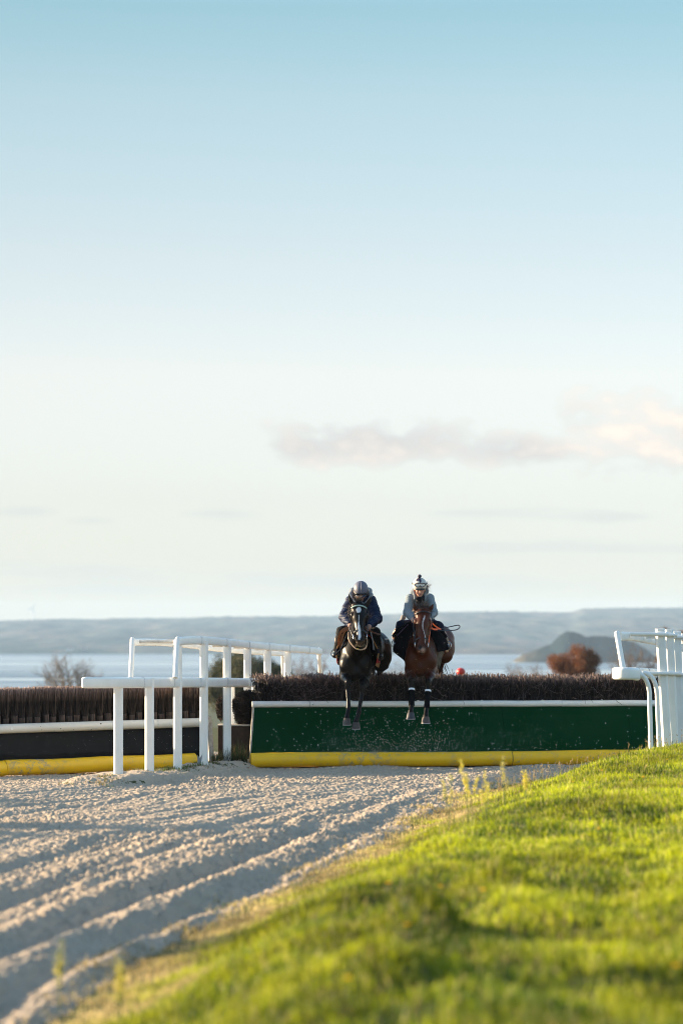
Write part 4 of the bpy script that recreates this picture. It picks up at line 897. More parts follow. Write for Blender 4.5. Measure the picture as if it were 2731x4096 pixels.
        C = color(V) if color else None
        return V, Fc, C
    def obj(s, name, m, parent, disp=None, color=None, relax=1):
        V, Fc, C = s.mesh(name, disp, color, relax); me = mesh_np(name, V-np.array(wloc(parent)), Fc, True, {'col': C} if C is not None else None)
        o = link(name, me, m, parent); return o
A3 = lambda v: np.array(v, float)
def ribbon(pts, w, th, nrm, name, m, parent, closed=False):
    """flat strap: nrm = list of outward normals (or one)"""
    pts = [Vector(p) for p in pts]; n = len(pts); V = []
    for i, p in enumerate(pts):
        t = (pts[(i+1) % n if closed else min(i+1, n-1)]-pts[i-1 if closed else max(i-1, 0)]).normalized(); nn = Vector(nrm[i] if isinstance(nrm, list) else nrm); b = t.cross(nn).normalized(); nn = b.cross(t).normalized()
        for a, c in ((-w/2, -th/2), (w/2, -th/2), (w/2, th/2), (-w/2, th/2)): V.append(p+b*a+nn*c)
    Fc = []
    for i in range(n if closed else n-1):
        j = (i+1) % n
        for q in range(4): Fc.append((i*4+q, i*4+(q+1) % 4, j*4+(q+1) % 4, j*4+q))
    if not closed: Fc += [(3, 2, 1, 0), tuple((n-1)*4+q for q in range(4))]
    return MB().add(V, Fc).build(name, m, parent)
def sheet(G, th, name, m, parent, attr=None):
    """G: (nu, nv, 3) grid of world points -> cloth with thickness"""
    G = np.asarray(G, float); nu, nv = G.shape[:2]; du = np.gradient(G, axis=0); dv = np.gradient(G, axis=1); nn = np.cross(du, dv); nn /= np.linalg.norm(nn, axis=2)[..., None]+1e-9
    V = np.concatenate([(G+nn*th/2).reshape(-1, 3), (G-nn*th/2).reshape(-1, 3)]); o = nu*nv; Fc = []
    for i in range(nu-1):
        for j in range(nv-1): a = i*nv+j; Fc += [(a, a+nv, a+nv+1, a+1), (a+o, a+1+o, a+nv+1+o, a+nv+o)]
    for i in range(nu-1): a = i*nv; Fc.append((a, a+o, a+nv+o, a+nv)); a = i*nv+nv-1; Fc.append((a, a+nv, a+nv+o, a+o))
    for j in range(nv-1): a = j; Fc.append((a, a+1, a+1+o, a+o)); a = (nu-1)*nv+j; Fc.append((a, a+o, a+1+o, a+1))
    me = mesh_np(name, V-np.array(wloc(parent)), np.array(Fc), True, {'col': np.concatenate([attr, attr])} if attr is not None else None); return link(name, me, m, parent)
# ---------------------------------------------------------------- horses
def fur_mat(name, rough, spec, sheen=0.0):
    m = mat(name, (.1, .1, .1), rough=rough, attr='col', spec=spec, noise=(45, (.72, .72, .72), 1.2), sheen=sheen)
    return m
m_fur = fur_mat('horse_coat', .40, .17)
m_hoof = mat('hoof_horn', (.085, .065, .05), rough=.6, noise=(30, (.035, .028, .024), 2)); m_hoofdk = mat('dark_hoof_horn', (.022, .024, .028), rough=.5, noise=(30, (.045, .045, .045), 2)); m_shoe = mat('worn_shoe', (.45, .44, .42), rough=.45, metal=.6)
m_hair = mat('horse_hair', (.02, .015, .012), rough=.5, attr='col', spec=.5)
m_leather = mat('black_leather', (.012, .011, .011), rough=.42, spec=.5); m_brown = mat('tan_leather', (.34, .12, .030), rough=.45, noise=(18, (.16, .055, .02), 1.5)); m_dkbrown = mat('brown_leather', (.10, .035, .018), rough=.45)
m_steel = mat('bit_steel', (.6, .6, .6), rough=.25, metal=1.0); m_eye = mat('horse_eye', (.008, .005, .004), rough=.08, spec=.8)
m_tealband = mat('pale_teal_band', (.30, .42, .37), rough=.6); m_orange = mat('orange_rubber', (.85, .13, .02), rough=.5)
m_bandage = mat('black_bandage', (.005, .005, .006), rough=.9, spec=.1, bump=(60, .5, .01)); m_tape = mat('white_tape', (.78, .80, .84), rough=.5)
m_blackcloth = mat('black_wool_cloth', (.0035, .004, .006), rough=.95, spec=.1, bump=(90, .5, .006), noise=(12, (.007, .008, .011), 2)); m_hide = mat('inner_piping', (.03, .033, .04), rough=.8)
def horse(name, K, lab):
    O = P(K['chest'][0], 0, K['chest'][2]+.5); base = Vector((O.x, O.y, K['hz'])); e_ = empty(name, base, lab, 'horse')
    poll, nose = P(*K['poll']), P(*K['nose']); ch = P(*K['chest']); wi = P(*K['withers']); cr_ = P(*K['croup']); X = Vector((1, 0, 0))
    h = (nose-poll); L = h.length; h.normalize(); lat = K.get('lat', X); lat = Vector(lat).normalized(); f = h.cross(lat).normalized()
    if f.y > 0: f = -f
    HS = 1.17; H = lambda a, l, g: poll+h*(a*L)+lat*l*HS+f*g       # head frame: along, lateral, forward
    A = [list(lat), list(h), list(f)]
    B = Body(.0105, .035)
    # trunk
    hw = K['hw']; mid = (ch+cr_)/2; mid.z = (ch.z+cr_.z)/2+.02
    B.cap(ch+Vector((0, .22, .07)), mid+Vector((0, .0, .0)), .205, .265, sq=1.0); B.cap(mid, cr_+Vector((0, -.12, .0)), .265, .235)
    B.cap(wi+Vector((0, .15, -.22)), wi+Vector((0, -.02, -.13)), .17, .12, k=.08)
    for s in (-1, 1):
        B.ell(ch+Vector((s*hw*.52, .02, -.03)), (hw*.56, .15, .19), k=.035)          # pectorals
        B.ell(ch+Vector((s*hw*.64, .16, .10)), (.085, .19, .26), k=.05)           # shoulder
        B.ell(cr_+Vector((s*.13, .03, -.02)), (.165, .25, .25), k=.06)
    B.ell(ch+Vector((0, .12, -.16)), (hw*.8, .22, .13), k=.06)
    # neck
    nb = (ch*.45+wi*.55)+Vector((0, .02, .02)); B.cap(ch+Vector((0, .10, .12)), poll+h*.19*L*1.6-f*.13, .19, .105, sq=.80, k=.08); B.cap(wi+Vector((0, -.05, -.06)), poll+h*.05-f*.06, .15, .085, sq=.62, k=.08)
    # head
    B.cap(H(.04, 0, -.02), H(.34, 0, -.01), .086, .088, sq=1.18, k=.04); B.ell(H(.30, 0, -.115), (.070, .15, .10), A, k=.05)
    for s in (-1, 1):
        B.ell(H(.34, s*.046, -.11), (.040, .11, .085), A, k=.035); B.ell(H(.285, s*.090, .005), (.026, .042, .036), A, k=.02)
        B.ell(H(.12, s*.055, .0), (.035, .07, .045), A, k=.03)
        B.cap(H(.42, s*.062, -.02), H(.62, s*.045, -.015), .014, .008, k=.03)
    B.cap(H(.32, 0, 0), H(.86, 0, .0), .070, .046, sq=1.14, k=.04); B.cap(H(.5, 0, -.085), H(.93, 0, -.055), .052, .034, k=.04)
    B.ell(H(.945, 0, -.012), (.070, .055, .058), A, k=.03); B.ell(H(1.0, 0, -.055), (.036, .030, .030), A, k=.03)
    for s in (-1, 1):
        B.ell(H(.90, s*.044, .022), (.026, .042, .028), A, k=.02); B.ell(H(.92, s*.046, .042), (.015, .030, .020), A, k=.006, sub=True)
    B.cap(H(.985, -.05, .0), H(.985, .05, .0), .006, .006, k=.006, sub=True)
    for s, (bx, by), (tx, ty) in K['ears']:
        b0 = P(bx, by, poll.y+.02); t0 = P(tx, ty, poll.y-.0); m0 = b0*.5+t0*.5+Vector((s*.012, 0, 0)); t0 = t0+(t0-b0)*.12; B.cap(b0, m0, .033, .031, sq=.9, k=.02); B.cap(m0, t0, .031, .006, k=.006); B.cap(m0*.6+b0*.4+Vector((-s*.006, -.03, 0)), m0*.25+t0*.75+Vector((0, -.024, 0)), .016, .006, k=.008, sub=True)
    # legs
    hooves = []; 
    for s, (kx, ky), (fx, fy), (hx, hy), dY in K['fore']:
        yb = ch.y; sh = ch+Vector((s*hw*.60, .16, .0)); el = ch+Vector((s*hw*.66, .10, -.17)); kn = P(kx, ky, yb-.30+dY); ft = P(fx, fy, yb-.42+dY); co = P(hx, hy-30, yb-.50+dY); ho = P(hx, hy, yb-.52+dY)
        md = el*.45+kn*.55+Vector((s*.008, 0, 0)); B.chain([sh, el, md, kn+Vector((0, .0, .045))], [.10, .092, .072, .047], k=.04)
        B.ell(kn, (.044, .046, .055), k=.02); B.chain([kn+Vector((0, 0, -.03)), kn*.5+ft*.5, ft+Vector((0, 0, .03))], [.036, .0285, .031], k=.02)
        B.ell(ft+Vector((0, .008, 0)), (.036, .042, .040), k=.02); B.cap(ft, co, .031, .035, k=.02); B.cap(co, co*.6+ho*.4, .040, .034, k=.01); B.cap(kn+Vector((0, .035, -.05)), ft+Vector((0, .038, .02)), .014, .016, k=.02); hooves.append((co, ho, s))
    for s, hip, sti, hock, ft, ho in K['hind']:
        hip, sti, hock, ft, ho = [P(*q) for q in (hip, sti, hock, ft, ho)]; co = ft*.35+ho*.65
        B.chain([hip, sti*.6+hip*.4, sti], [.19, .17, .12], k=.05); B.chain([sti, sti*.5+hock*.5, hock], [.115, .075, .050], k=.04); B.ell(hock, (.045, .06, .06), k=.02)
        B.chain([hock, hock*.5+ft*.5, ft], [.042, .033, .036], k=.02); B.cap(ft, co, .034, .038, k=.02); hooves.append((co, ho, s))
    cf = K['color']; poln = np.array(poll); hn = np.array(h); ln_ = np.array(lat); fn = np.array(f)
    def colr(V):
        q = V-poln; al = q@hn/L; la = q@ln_/1.17; fw = q@fn; inhead = (al > -.05) & (al < 1.12) & (np.abs(la) < .14) & (fw > -.2) & (fw < .2)
        return cf(V, al, la, fw, inhead)
    B.obj('body', m_fur, e_, color=colr, disp=lambda x, y, z: .0045*(np.sin(x*30+y*9+2*np.sin(z*14))*np.sin(z*23+x*11)+.5*np.sin(x*61+z*17)*np.sin(y*40+z*31))*((z > ch.z-.42)*(z < ch.z+.3)), relax=1)
    # eyes
    for s in (-1, 1): 
        o = MB().ball(H(.285, s*.098, .012), (.016, .017, .017), 8).build('eye', m_eye, e_)
    # hooves
    for i, (co, ho, s) in enumerate(hooves):
        m = MB(); d = (ho-co).normalized(); r0, r1 = .049, .068; hl = .098
        c0 = co+d*.012; fy = Vector((0, -.016, 0))
        rings = [(c0, r0*.9), (c0+d*hl*.14+fy*.1, r0*1.06), (c0+d*hl+fy, r1*K.get('hoofw', [1]*4)[i])]
        k = 20; V = []
        for c, rr in rings:
            for j in range(k): a = 6.2832*j/k; V.append(c+Vector((math.cos(a)*rr, math.sin(a)*rr*1.05*(1 if math.sin(a) < 0 else .8), 0)))
        Fc = [(a*k+j, a*k+(j+1) % k, (a+1)*k+(j+1) % k, (a+1)*k+j) for a in range(2) for j in range(k)]+[tuple(range(k))[::-1], tuple(2*k+j for j in range(k))]
        m.add(V, Fc); hm = K['hoofm'][i]; o = m.build('hoof', hm, e_, bevel=.004)
        c, rr = rings[2]; sh = MB(); sp_ = [c+Vector((math.cos(a)*rr*.93, math.sin(a)*rr*.95, -.003)) for a in [R(150)+R(240)*j/16 for j in range(17)]]; sh.tube(sp_, .006, k=6); sh.build('horseshoe', m_shoe, o)
    # tail
    r = np.random.RandomState(K['seed']); n = 260; tb = cr_+Vector((0, .30, .05)); roots = np.array(tb)+r.normal(0, .018, (n, 3)); dirs = np.stack([r.normal(.05, .12, n), r.normal(.45, .15, n), r.normal(-.9, .1, n)], 1)
    V, Fc, C = twigs(roots, dirs, r.uniform(.35, .75, n), r.uniform(.003, .005, n), 3, tipcol=K['hair'], basecol=K['hair'], segs=5, wob=.02); link('tail', mesh_np('tail', V-np.array(wloc(e_)), Fc, True, {'col': C}), m_hair, e_)
    return e_, H, poll, h, lat, f, L, ch, wi, cr_, B
def hair(name, parent, roots, dirs, lens, seed, col, tip, rad=.002, wob=.01):
    n = len(roots); r = np.random.RandomState(seed); V, Fc, C = twigs(roots, dirs, lens, r.uniform(.6, 1.3, n)*rad, seed, tipcol=tip, basecol=col, segs=4, wob=wob)
    return link(name, mesh_np(name, V-np.array(wloc(parent)), Fc, True, {'col': C}), m_hair, parent)
def bridle(e_, H, poll, lat, f, bandm, strapm, nose=True):
    br_ = MB(); bow = [H(.10+.02*abs(s)**2, s*.098*1.0, .03+.062*(1-abs(s)**2.2)) for s in [-1+i/8 for i in range(17)]]
    br_.sweep(smooth_path(bow, 2), [(.011, .0), (.006, .008), (-.006, .008), (-.011, 0), (-.006, -.006), (.006, -.006)], up=f); top = br_.build('bridle', bandm, e_)
    for s in (-1, 1):
        pts = [H(.02, s*.085, -.05), H(.12, s*.108, -.01), H(.30, s*.121, -.03), H(.5, s*.098, -.015), H(.68, s*.080, -.005), H(.80, s*.076, -.01)]
        m = MB(); m.sweep(smooth_path(pts, 4), [(.009, .004), (-.009, .004), (-.009, -.004), (.009, -.004)], up=lat*s); m.build('cheek_strap', strapm, top)
        m = MB(); c = H(.83, s*.082, -.012); k = 18; m.tube([c+H(0, 0, 0)*0+(f*math.cos(6.283*j/k)+(H(1, 0, 0)-H(0, 0, 0)).normalized()*math.sin(6.283*j/k))*.034+lat*s*.006*math.cos(6.283*j/k*2) for j in range(k)], .0055, k=7, closed=True, up=lat); m.build('bit_ring', m_steel, top)
        m = MB(); m.tube([H(.10, s*.100, -.03), H(.22, s*.125, -.06), H(.30, s*.105, -.12), H(.34, s*.06, -.19)], .006, k=6); m.build('throat_lash', strapm, top)
    if nose:
        m = MB(); nb = [H(.70+.03*s*s, s*.078, .046*(1-abs(s)**2.5)) for s in [-1+i/6 for i in range(13)]]; m.sweep(smooth_path(nb, 2), [(.009, .004), (-.009, .004), (-.009, -.004), (.009, -.004)], up=f); m.build('noseband', strapm, top)
        m = MB(); m.tube([H(.73, -.078, 0), H(.77, -.05, -.10), H(.77, .05, -.10), H(.73, .078, 0)], .006, k=6); m.build('chin_strap', strapm, top)
    return top
# ---- bay horse (right)
def bay_col(V, al, la, fw, ih):
    z = V[:, 2]; C = np.tile(A3([.064, .0165, .006]), (len(V), 1)); n1 = fbm(V[:, 0]*9, V[:, 2]*7+V[:, 1]*5, 3, 4)[:, None]; C = C*(1+.5*n1)
    low = sstep(1.30, 1.20, z)*(1-0*z) if False else (1-sstep(1.19, 1.33, z)); C = C*(1-low[:, None])+A3([.005, .004, .0035])*low[:, None]
    mz = (ih*sstep(.80, .98, al))[:, None]; C = C*(1-mz*.8)+A3([.035, .018, .013])*mz*.8
    ctr = .004+.016*np.sin(al*11)+.012*(al-.5); wd = .0040+.008*np.exp(-((al-.27)/.05)**2)+.004*np.exp(-((al-.42)/.08)**2)
    bz = (ih*(fw > .0)*(al > .18)*(al < .80)*(1-sstep(.55, 1.0, np.abs(la-ctr)/wd)))[:, None]; C = C*(1-bz)+A3([.62, .56, .56])*bz
    sn = (ih*(fw > -.02)*np.exp(-(((al-.99)/.05)**2+((la+.012)/.030)**2)))[:, None]; C = C*(1-sn*.8)+A3([.42, .28, .22])*sn*.8  # pale patch on the muzzle, sunlight painted into the coat colour
    nos = (ih*(np.hypot((al-.925)*.62/.030, (np.abs(la)-.044)/.017) < 1)*(fw > .005))[:, None]; C = np.where(nos, A3([.004, .003, .003]), C)
    ear = (al < -.04)[:, None]*(np.abs(la) < .2)[:, None]*(fw > -.1)[:, None]; 
    return C
KB = dict(chest=(1683, 2632, 45.95), withers=(1697, 2512, 46.2), croup=(1732, 2560, 47.1), hw=.225, poll=(1692, 2440, 45.15), nose=(1684, 2606, 44.85), lat=(1, 0, .0), hz=.6,
    ears=[(-1, (1668, 2444), (1655, 2414)), (1, (1713, 2444), (1730, 2418))],
    fore=[(-1, (1646, 2734), (1645, 2822), (1642, 2876), 0), (1, (1712, 2738), (1706, 2832), (1702, 2893), .02)],
    hind=[(1, (1768, 2560, 47.1), (1776, 2622, 46.95), (1768, 2632, 47.55), (1762, 2680, 47.62), (1762, 2703, 47.60)), (-1, (1712, 2570, 47.1), (1705, 2630, 46.95), (1700, 2640, 47.6), (1700, 2690, 47.7), (1700, 2712, 47.68))],
    color=bay_col, hoofm=[m_hoofdk, m_hoof, m_hoof, m_hoof], hair=(.012, .009, .008), seed=5)
bay = horse('horse', KB, 'bay horse with thin white face stripe, jumping the brush fence with the grey-hooded rider'); bay, H, poll, h, lat, f, L, ch, wi, cr_, _ = bay
bridle(bay, H, poll, lat, f, m_leather, m_leather)
r = np.random.RandomState(3); n = 260; rt = np.stack([PX(1694, 45.2)+r.normal(0, .050, n), poll.y+.04+r.uniform(-.05, .10, n), np.full(n, poll.z+.025)+r.normal(0, .012, n)], 1)
rt[:, 2] -= (rt[:, 0]-poll.x)**2*6; dr = np.stack([(rt[:, 0]-poll.x)*7+r.normal(0, .55, n), r.normal(-.25, .3, n), r.uniform(.25, 1.1, n)], 1)
hair('forelock', bay, rt, dr, r.uniform(.04, .11, n), 4, (.045, .026, .018), (.22, .14, .10), .0020, .022)
n = 500; tt = r.rand(n); rt = np.stack([poll.x+(wi.x-poll.x)*tt+r.normal(0, .012, n), poll.y+.08+(wi.y-poll.y-.1)*tt, poll.z+.03+(wi.z-poll.z)*tt], 1); hair('mane', bay, rt, np.stack([r.normal(.5, .3, n), r.normal(0, .3, n), r.normal(.1, .4, n)], 1), r.uniform(.06, .14, n), 6, (.012, .009, .008), (.05, .03, .02), .0025, .02)
# leg bandages with white tape
for (kx, ky), (fx, fy), dY, sgn in (((1646, 2734), (1645, 2822), 0, -1), ((1712, 2738), (1706, 2832), .02, 1)):
    kn = P(kx, ky, 45.95-.30+dY); ft = P(fx, fy, 45.95-.42+dY); a = kn+(ft-kn)*.26; b = ft+(ft-kn)*.02; m = MB(); pts = [a+(b-a)*i/16 for i in range(17)]
    m.tube(pts, [.046+.0022*math.sin(i*2.6)-.004*math.sin(i/16*3.14)-.0*i for i in range(17)], k=18); bb = m.build('leg_bandage', m_bandage, bay)
    m = MB(); m.tube([kn+(ft-kn)*.235, kn+(ft-kn)*.315], .0480, k=20); m.build('white_tape', m_tape, bb)
# black horse (left)
def blk_col(V, al, la, fw, ih):
    z = V[:, 2]; n1 = fbm(V[:, 0]*9, V[:, 2]*7+V[:, 1]*5, 3, 7)[:, None]; C = np.tile(A3([.0055, .0038, .003]), (len(V), 1))*(1+.6*n1)
    fl = (ih*(fw < .05))[:, None]; C = C*(1-.0*fl)+A3([.010, .005, .002])*fl
    mz = (ih*sstep(.90, 1.0, al)*(fw < .03))[:, None]; C = C+A3([.09, .06, .04])*mz*.7
    c0 = .008; wd = .0032+.017*sstep(.45, .68, al)-.005*sstep(.9, 1.0, al); ctr = .006+.012*(al-.3)
    bl = (1-sstep(.7, 1.0, np.abs(la-ctr-.006*np.sin(al*9))/wd))*(al > .22)*(al < .95)*(fw > -.01)
    st = np.hypot((al-.20)*L_blk/.052, (la+.002)/.038)+.35*fbm(la*40, al*22, 2, 3); bl = np.maximum(bl, (1-sstep(.75, 1.05, st))*(fw > 0))
    bl = (bl*ih)[:, None]; C = C*(1-bl)+A3([.66, .68, .72])*bl
    nos = (ih*(np.hypot((al-.925)*.62/.030, (np.abs(la)-.044)/.017) < 1)*(fw > .005))[:, None]; C = np.where(nos, A3([.003, .002, .002]), C)
    return C
L_blk = .60
KK = dict(chest=(1422, 2650, 45.85), withers=(1438, 2530, 46.1), croup=(1478, 2585, 47.0), hw=.225, poll=(1434, 2418, 45.0), nose=(1441, 2572, 44.7), lat=(1, 0, -.02), hz=.55,
    ears=[(-1, (1413, 2422), (1396, 2380)), (1, (1461, 2424), (1483, 2388))],
    fore=[(-1, (1390, 2742), (1394, 2832), (1387, 2900), 0), (1, (1449, 2758), (1436, 2848), (1424, 2916), .0)],
    hind=[(1, (1517, 2590, 47.0), (1522, 2655, 46.9), (1520, 2680, 47.45), (1516, 2725, 47.5), (1515, 2750, 47.5)), (-1, (1458, 2600, 47.0), (1452, 2650, 46.9), (1450, 2670, 47.5), (1448, 2715, 47.55), (1448, 2740, 47.55))],
    color=blk_col, hoofm=[m_hoof]*4, hair=(.010, .008, .007), seed=6, hoofw=[.95, .95, 1, 1])
blk = horse('horse', KK, 'black horse with white star and blaze, jumping the brush fence under the navy-jacketed rider'); blk, H2, poll2, h2, lat2, f2, L2, ch2, wi2, cr2, _ = blk
bridle(blk, H2, poll2, lat2, f2, m_tealband, m_leather)
r = np.random.RandomState(8); n = 130; rt = np.stack([PX(1434, 45)+r.normal(0, .012, n), poll2.y+.0+r.normal(0, .02, n), np.full(n, poll2.z+.02)], 1); dr = np.stack([r.normal(-.05, .16, n), r.normal(-.2, .1, n), r.uniform(.7, 1.1, n)], 1); hair('forelock', blk, rt, dr, r.uniform(.06, .125, n), 5, (.02, .014, .010), (.16, .10, .06), .0022, .012)
n = 600; tt = r.rand(n); rt = np.stack([poll2.x-.03+(wi2.x-poll2.x)*tt+r.normal(0, .012, n), poll2.y+.08+(wi2.y-poll2.y-.1)*tt, poll2.z+.0+(wi2.z-poll2.z)*tt], 1); hair('mane', blk, rt, np.stack([r.normal(-.8, .3, n), r.normal(0, .3, n), r.normal(-.2, .4, n)], 1), r.uniform(.06, .16, n), 6, (.010, .008, .007), (.05, .03, .02), .0025, .02)
# chin whiskers on the black horse
n = 90; a = r.uniform(-1, 1, n); rt = np.array([tuple(H2(1.0, q*.055, -.03)) for q in a]); hair('whiskers', blk, rt, np.stack([a*.6+r.normal(0, .2, n), r.normal(-.3, .2, n), np.full(n, -1.)], 1), r.uniform(.015, .05, n), 7, (.20, .15, .09), (.5, .38, .22), .0013, .004)
# ---- tack: bay horse
def arch(c0, c1, rx, rzt, a0, a1, nu, nv, seed=0, flare=0.0, wav=.006):
    """cloth over the back: section angle a0..a1 (0 = top) along the barrel from c0 to c1"""
    G = np.zeros((nu, nv, 3)); 
    for i in range(nu):
        t_ = i/(nu-1); c = c0*(1-t_)+c1*t_
        for j in range(nv):
            a = R(a0+(a1-a0)*j/(nv-1)); fl = 1+flare*max(0, abs(a)-.9)*(1-t_); w = wav*math.sin(a*9+seed)*(abs(a) > .6)
            G[i, j] = (c.x+math.sin(a)*(rx*fl+w), c.y+wav*math.sin(a*7+seed), c.z+math.cos(a)*rzt)
    return G
def quad_sheet(rows, nu, nv, wav=.010, seed=0):
    """rows: list of polylines (each list of world points), interpolated both ways"""
    rr = []
    for row in rows:
        sp_ = smooth_path(row, 12); idx = np.linspace(0, len(sp_)-1, nv); rr.append([np.array(sp_[int(round(i))]) for i in idx])
    rr = np.array(rr); G = np.zeros((nu, nv, 3)); T_ = np.linspace(0, len(rows)-1, nu)
    for i, t_ in enumerate(T_):
        a = min(int(t_), len(rows)-2); G[i] = rr[a]*(1-(t_-a))+rr[a+1]*(t_-a)
    ii, jj = np.meshgrid(np.linspace(0, 1, nu), np.linspace(0, 1, nv), indexing='ij'); G[:, :, 1] += wav*np.sin(jj*9+ii*5+seed)*ii*1.2; G[:, :, 0] += wav*.6*np.sin(jj*13+seed*2)*ii
    return G
def side_cloth(rows, name, m, parent, seed): return sheet(quad_sheet(rows, 16, 26, .012, seed), .007, name, m, parent)
sc1 = side_cloth([[P(1640, 2490, 46.0), P(1650, 2540, 46.0), P(1632, 2600, 45.99), P(1624, 2660, 46.05)], [P(1618, 2500, 46.0), P(1606, 2550, 46.0), P(1606, 2600, 45.98), P(1614, 2640, 46.05)], [P(1602, 2520, 46.1), P(1585, 2560, 46.05), P(1574, 2590, 46.02), P(1569, 2606, 46.05)]], 'exercise_cloth', m_blackcloth, bay, 1)
sc2 = side_cloth([[P(1722, 2490, 46.0), P(1722, 2540, 46.0), P(1740, 2580, 45.99), P(1748, 2608, 46.0)], [P(1738, 2500, 46.02), P(1752, 2540, 46.02), P(1768, 2575, 46.0), P(1772, 2604, 46.05)], [P(1756, 2520, 46.15), P(1776, 2550, 46.1), P(1787, 2575, 46.08), P(1792, 2597, 46.1)]], 'exercise_cloth', m_blackcloth, bay, 4)
for q in ([P(1637, 2492, 45.93), P(1615, 2503, 45.94), P(1590, 2522, 45.98), P(1572, 2545, 46.05)], [P(1727, 2492, 45.93), P(1745, 2503, 45.94), P(1766, 2522, 45.98), P(1783, 2548, 46.05)]):
    m = MB(); m.tube(smooth_path(q, 6), .024, k=12); m.build('cloth_roll', m_blackcloth, bay)
m = MB(); m.tube(smooth_path([P(1632, 2497, 45.90), P(1612, 2517, 45.93), P(1585, 2545, 45.98)], 6), .006, k=6); m.build('cloth_cord', mat('purple_cord', (.12, .07, .14), rough=.7), bay)
m_quilt = bpy.data.materials.new('quilted_gold'); m_quilt.use_nodes = True; t = m_quilt.node_tree; b = t.nodes['Principled BSDF']; b.inputs['Roughness'].default_value = .7
ob = N(t, 'ShaderNodeTexCoord').outputs['Object']; sp = N(t, 'ShaderNodeSeparateXYZ'); t.links.new(ob, sp.inputs[0]); wv = M(t, 'FRACT', M(t, 'MULTIPLY', sp.outputs[1], 9.0))
t.links.new(mixc(t, M(t, 'LESS_THAN', wv, .30), (.42, .29, .10), (.30, .015, .03)), b.inputs['Base Color'])
bk_ = Vector((wi.x+.02, 46.35, 1.70)); bk2 = Vector((wi.x+.09, 46.95, 1.70)); sheet(arch(bk_, bk2, .315, .305, -105, 105, 10, 40, 2), .012, 'back_blanket', m_quilt, bay)
# saddles
def saddle(e_, c, m1, m2):
    B = Body(.012, .03); B.ell(c+Vector((0, .05, .0)), (.12, .24, .05), k=.04); B.ell(c+Vector((0, .25, .05)), (.13, .07, .05)); B.ell(c+Vector((0, -.18, .05)), (.06, .05, .05)); o = B.obj('saddle', m1, e_)
    for s in (-1, 1):
        rows = [[c+Vector((s*.10, -.20, .02)), c+Vector((s*.20, -.22, -.08)), c+Vector((s*.305, -.20, -.22)), c+Vector((s*.335, -.12, -.36))], [c+Vector((s*.10, .10, .03)), c+Vector((s*.20, .10, -.08)), c+Vector((s*.315, .06, -.22)), c+Vector((s*.335, .02, -.36))]]
        sheet(quad_sheet(rows, 8, 20, .002), .012, 'saddle_flap', m2, o)
    return o
saddle(bay, Vector((wi.x+.03, 46.45, 2.02)), m_leather, m_leather)
m = MB(); m.tube(smooth_path([P(1586, 2512, 46.5), P(1574, 2530, 46.55), P(1571, 2550, 46.55), P(1580, 2565, 46.5)], 5), .016, k=10); m.build('saddle_roll', m_dkbrown, bay)
sf_ = side_cloth([[P(1590, 2512, 46.48), P(1588, 2530, 46.48), P(1588, 2560, 46.48)], [P(1577, 2518, 46.52), P(1571, 2538, 46.52), P(1578, 2562, 46.52)]], 'knee_pad', m_brown, bay, 0)
# reins (bay)
def strap(e_, pts, rad, name, m): return MB().tube(smooth_path(pts, 8), rad, k=8).build(name, m, e_)
strap(bay, [H(.83, -.085, -.015), P(1653, 2500, 45.1), P(1650, 2482, 45.35)], .007, 'rein', m_leather)
strap(bay, [H(.83, .085, -.015), P(1722, 2500, 45.1), P(1724, 2485, 45.35)], .007, 'rein', m_orange)
ribbon(smooth_path([P(1722, 2486, 45.4), P(1740, 2504, 45.5), P(1760, 2516, 45.5)], 6), .020, .004, (0, -1, .2), 'rein_grip', m_orange, bay)
ribbon(smooth_path([P(1722, 2510, 45.35), P(1735, 2517, 45.35), P(1750, 2517, 45.4), P(1762, 2515, 45.45)], 6), .026, .004, (0, -1, .3), 'rein_grip', m_orange, bay)
ribbon(smooth_path([P(1762, 2515, 45.5), P(1795, 2508, 45.6), P(1828, 2501, 45.7), P(1836, 2503, 45.72), P(1837, 2510, 45.7), P(1825, 2519, 45.6), P(1800, 2522, 45.55), P(1775, 2522, 45.45), P(1742, 2518, 45.38)], 8), .014, .005, (0, -1, .5), 'rein_loop', m_leather, bay)
m = MB(); m.sweep(smooth_path([P(1752, 2660, 46.3), P(1758, 2630, 46.2), P(1766, 2600, 46.15)], 4), [(.035, .008), (-.035, .008), (-.035, -.008), (.035, -.008)], up=Vector((0, 1, 0))); m.build('girth', mat('grey_girth', (.13, .125, .12), rough=.8, noise=(20, (.25, .24, .22), 2)), bay)
# ---- tack: black horse
m_strip = bpy.data.materials.new('striped_blanket'); m_strip.use_nodes = True; t = m_strip.node_tree; b = t.nodes['Principled BSDF']; b.inputs['Roughness'].default_value = .9
ob = N(t, 'ShaderNodeTexCoord').outputs['Object']; sp = N(t, 'ShaderNodeSeparateXYZ'); t.links.new(ob, sp.inputs[0]); wv = M(t, 'FRACT', M(t, 'MULTIPLY', M(t, 'SUBTRACT', sp.outputs[2], .02), 2.6))
cr2_ = N(t, 'ShaderNodeValToRGB'); cr2_.color_ramp.interpolation = 'CONSTANT'; cc_ = [(0, (.40, .22, .09)), (.30, (.42, .035, .03)), (.50, (.40, .22, .09)), (.70, (.022, .02, .05)), (.88, (.40, .22, .09))]
while len(cr2_.color_ramp.elements) < len(cc_): cr2_.color_ramp.elements.new(.5)
for e, (p, c) in zip(cr2_.color_ramp.elements, cc_): e.position = p; e.color = (*c, 1)
t.links.new(wv, cr2_.inputs[0]); t.links.new(cr2_.outputs[0], b.inputs['Base Color'])
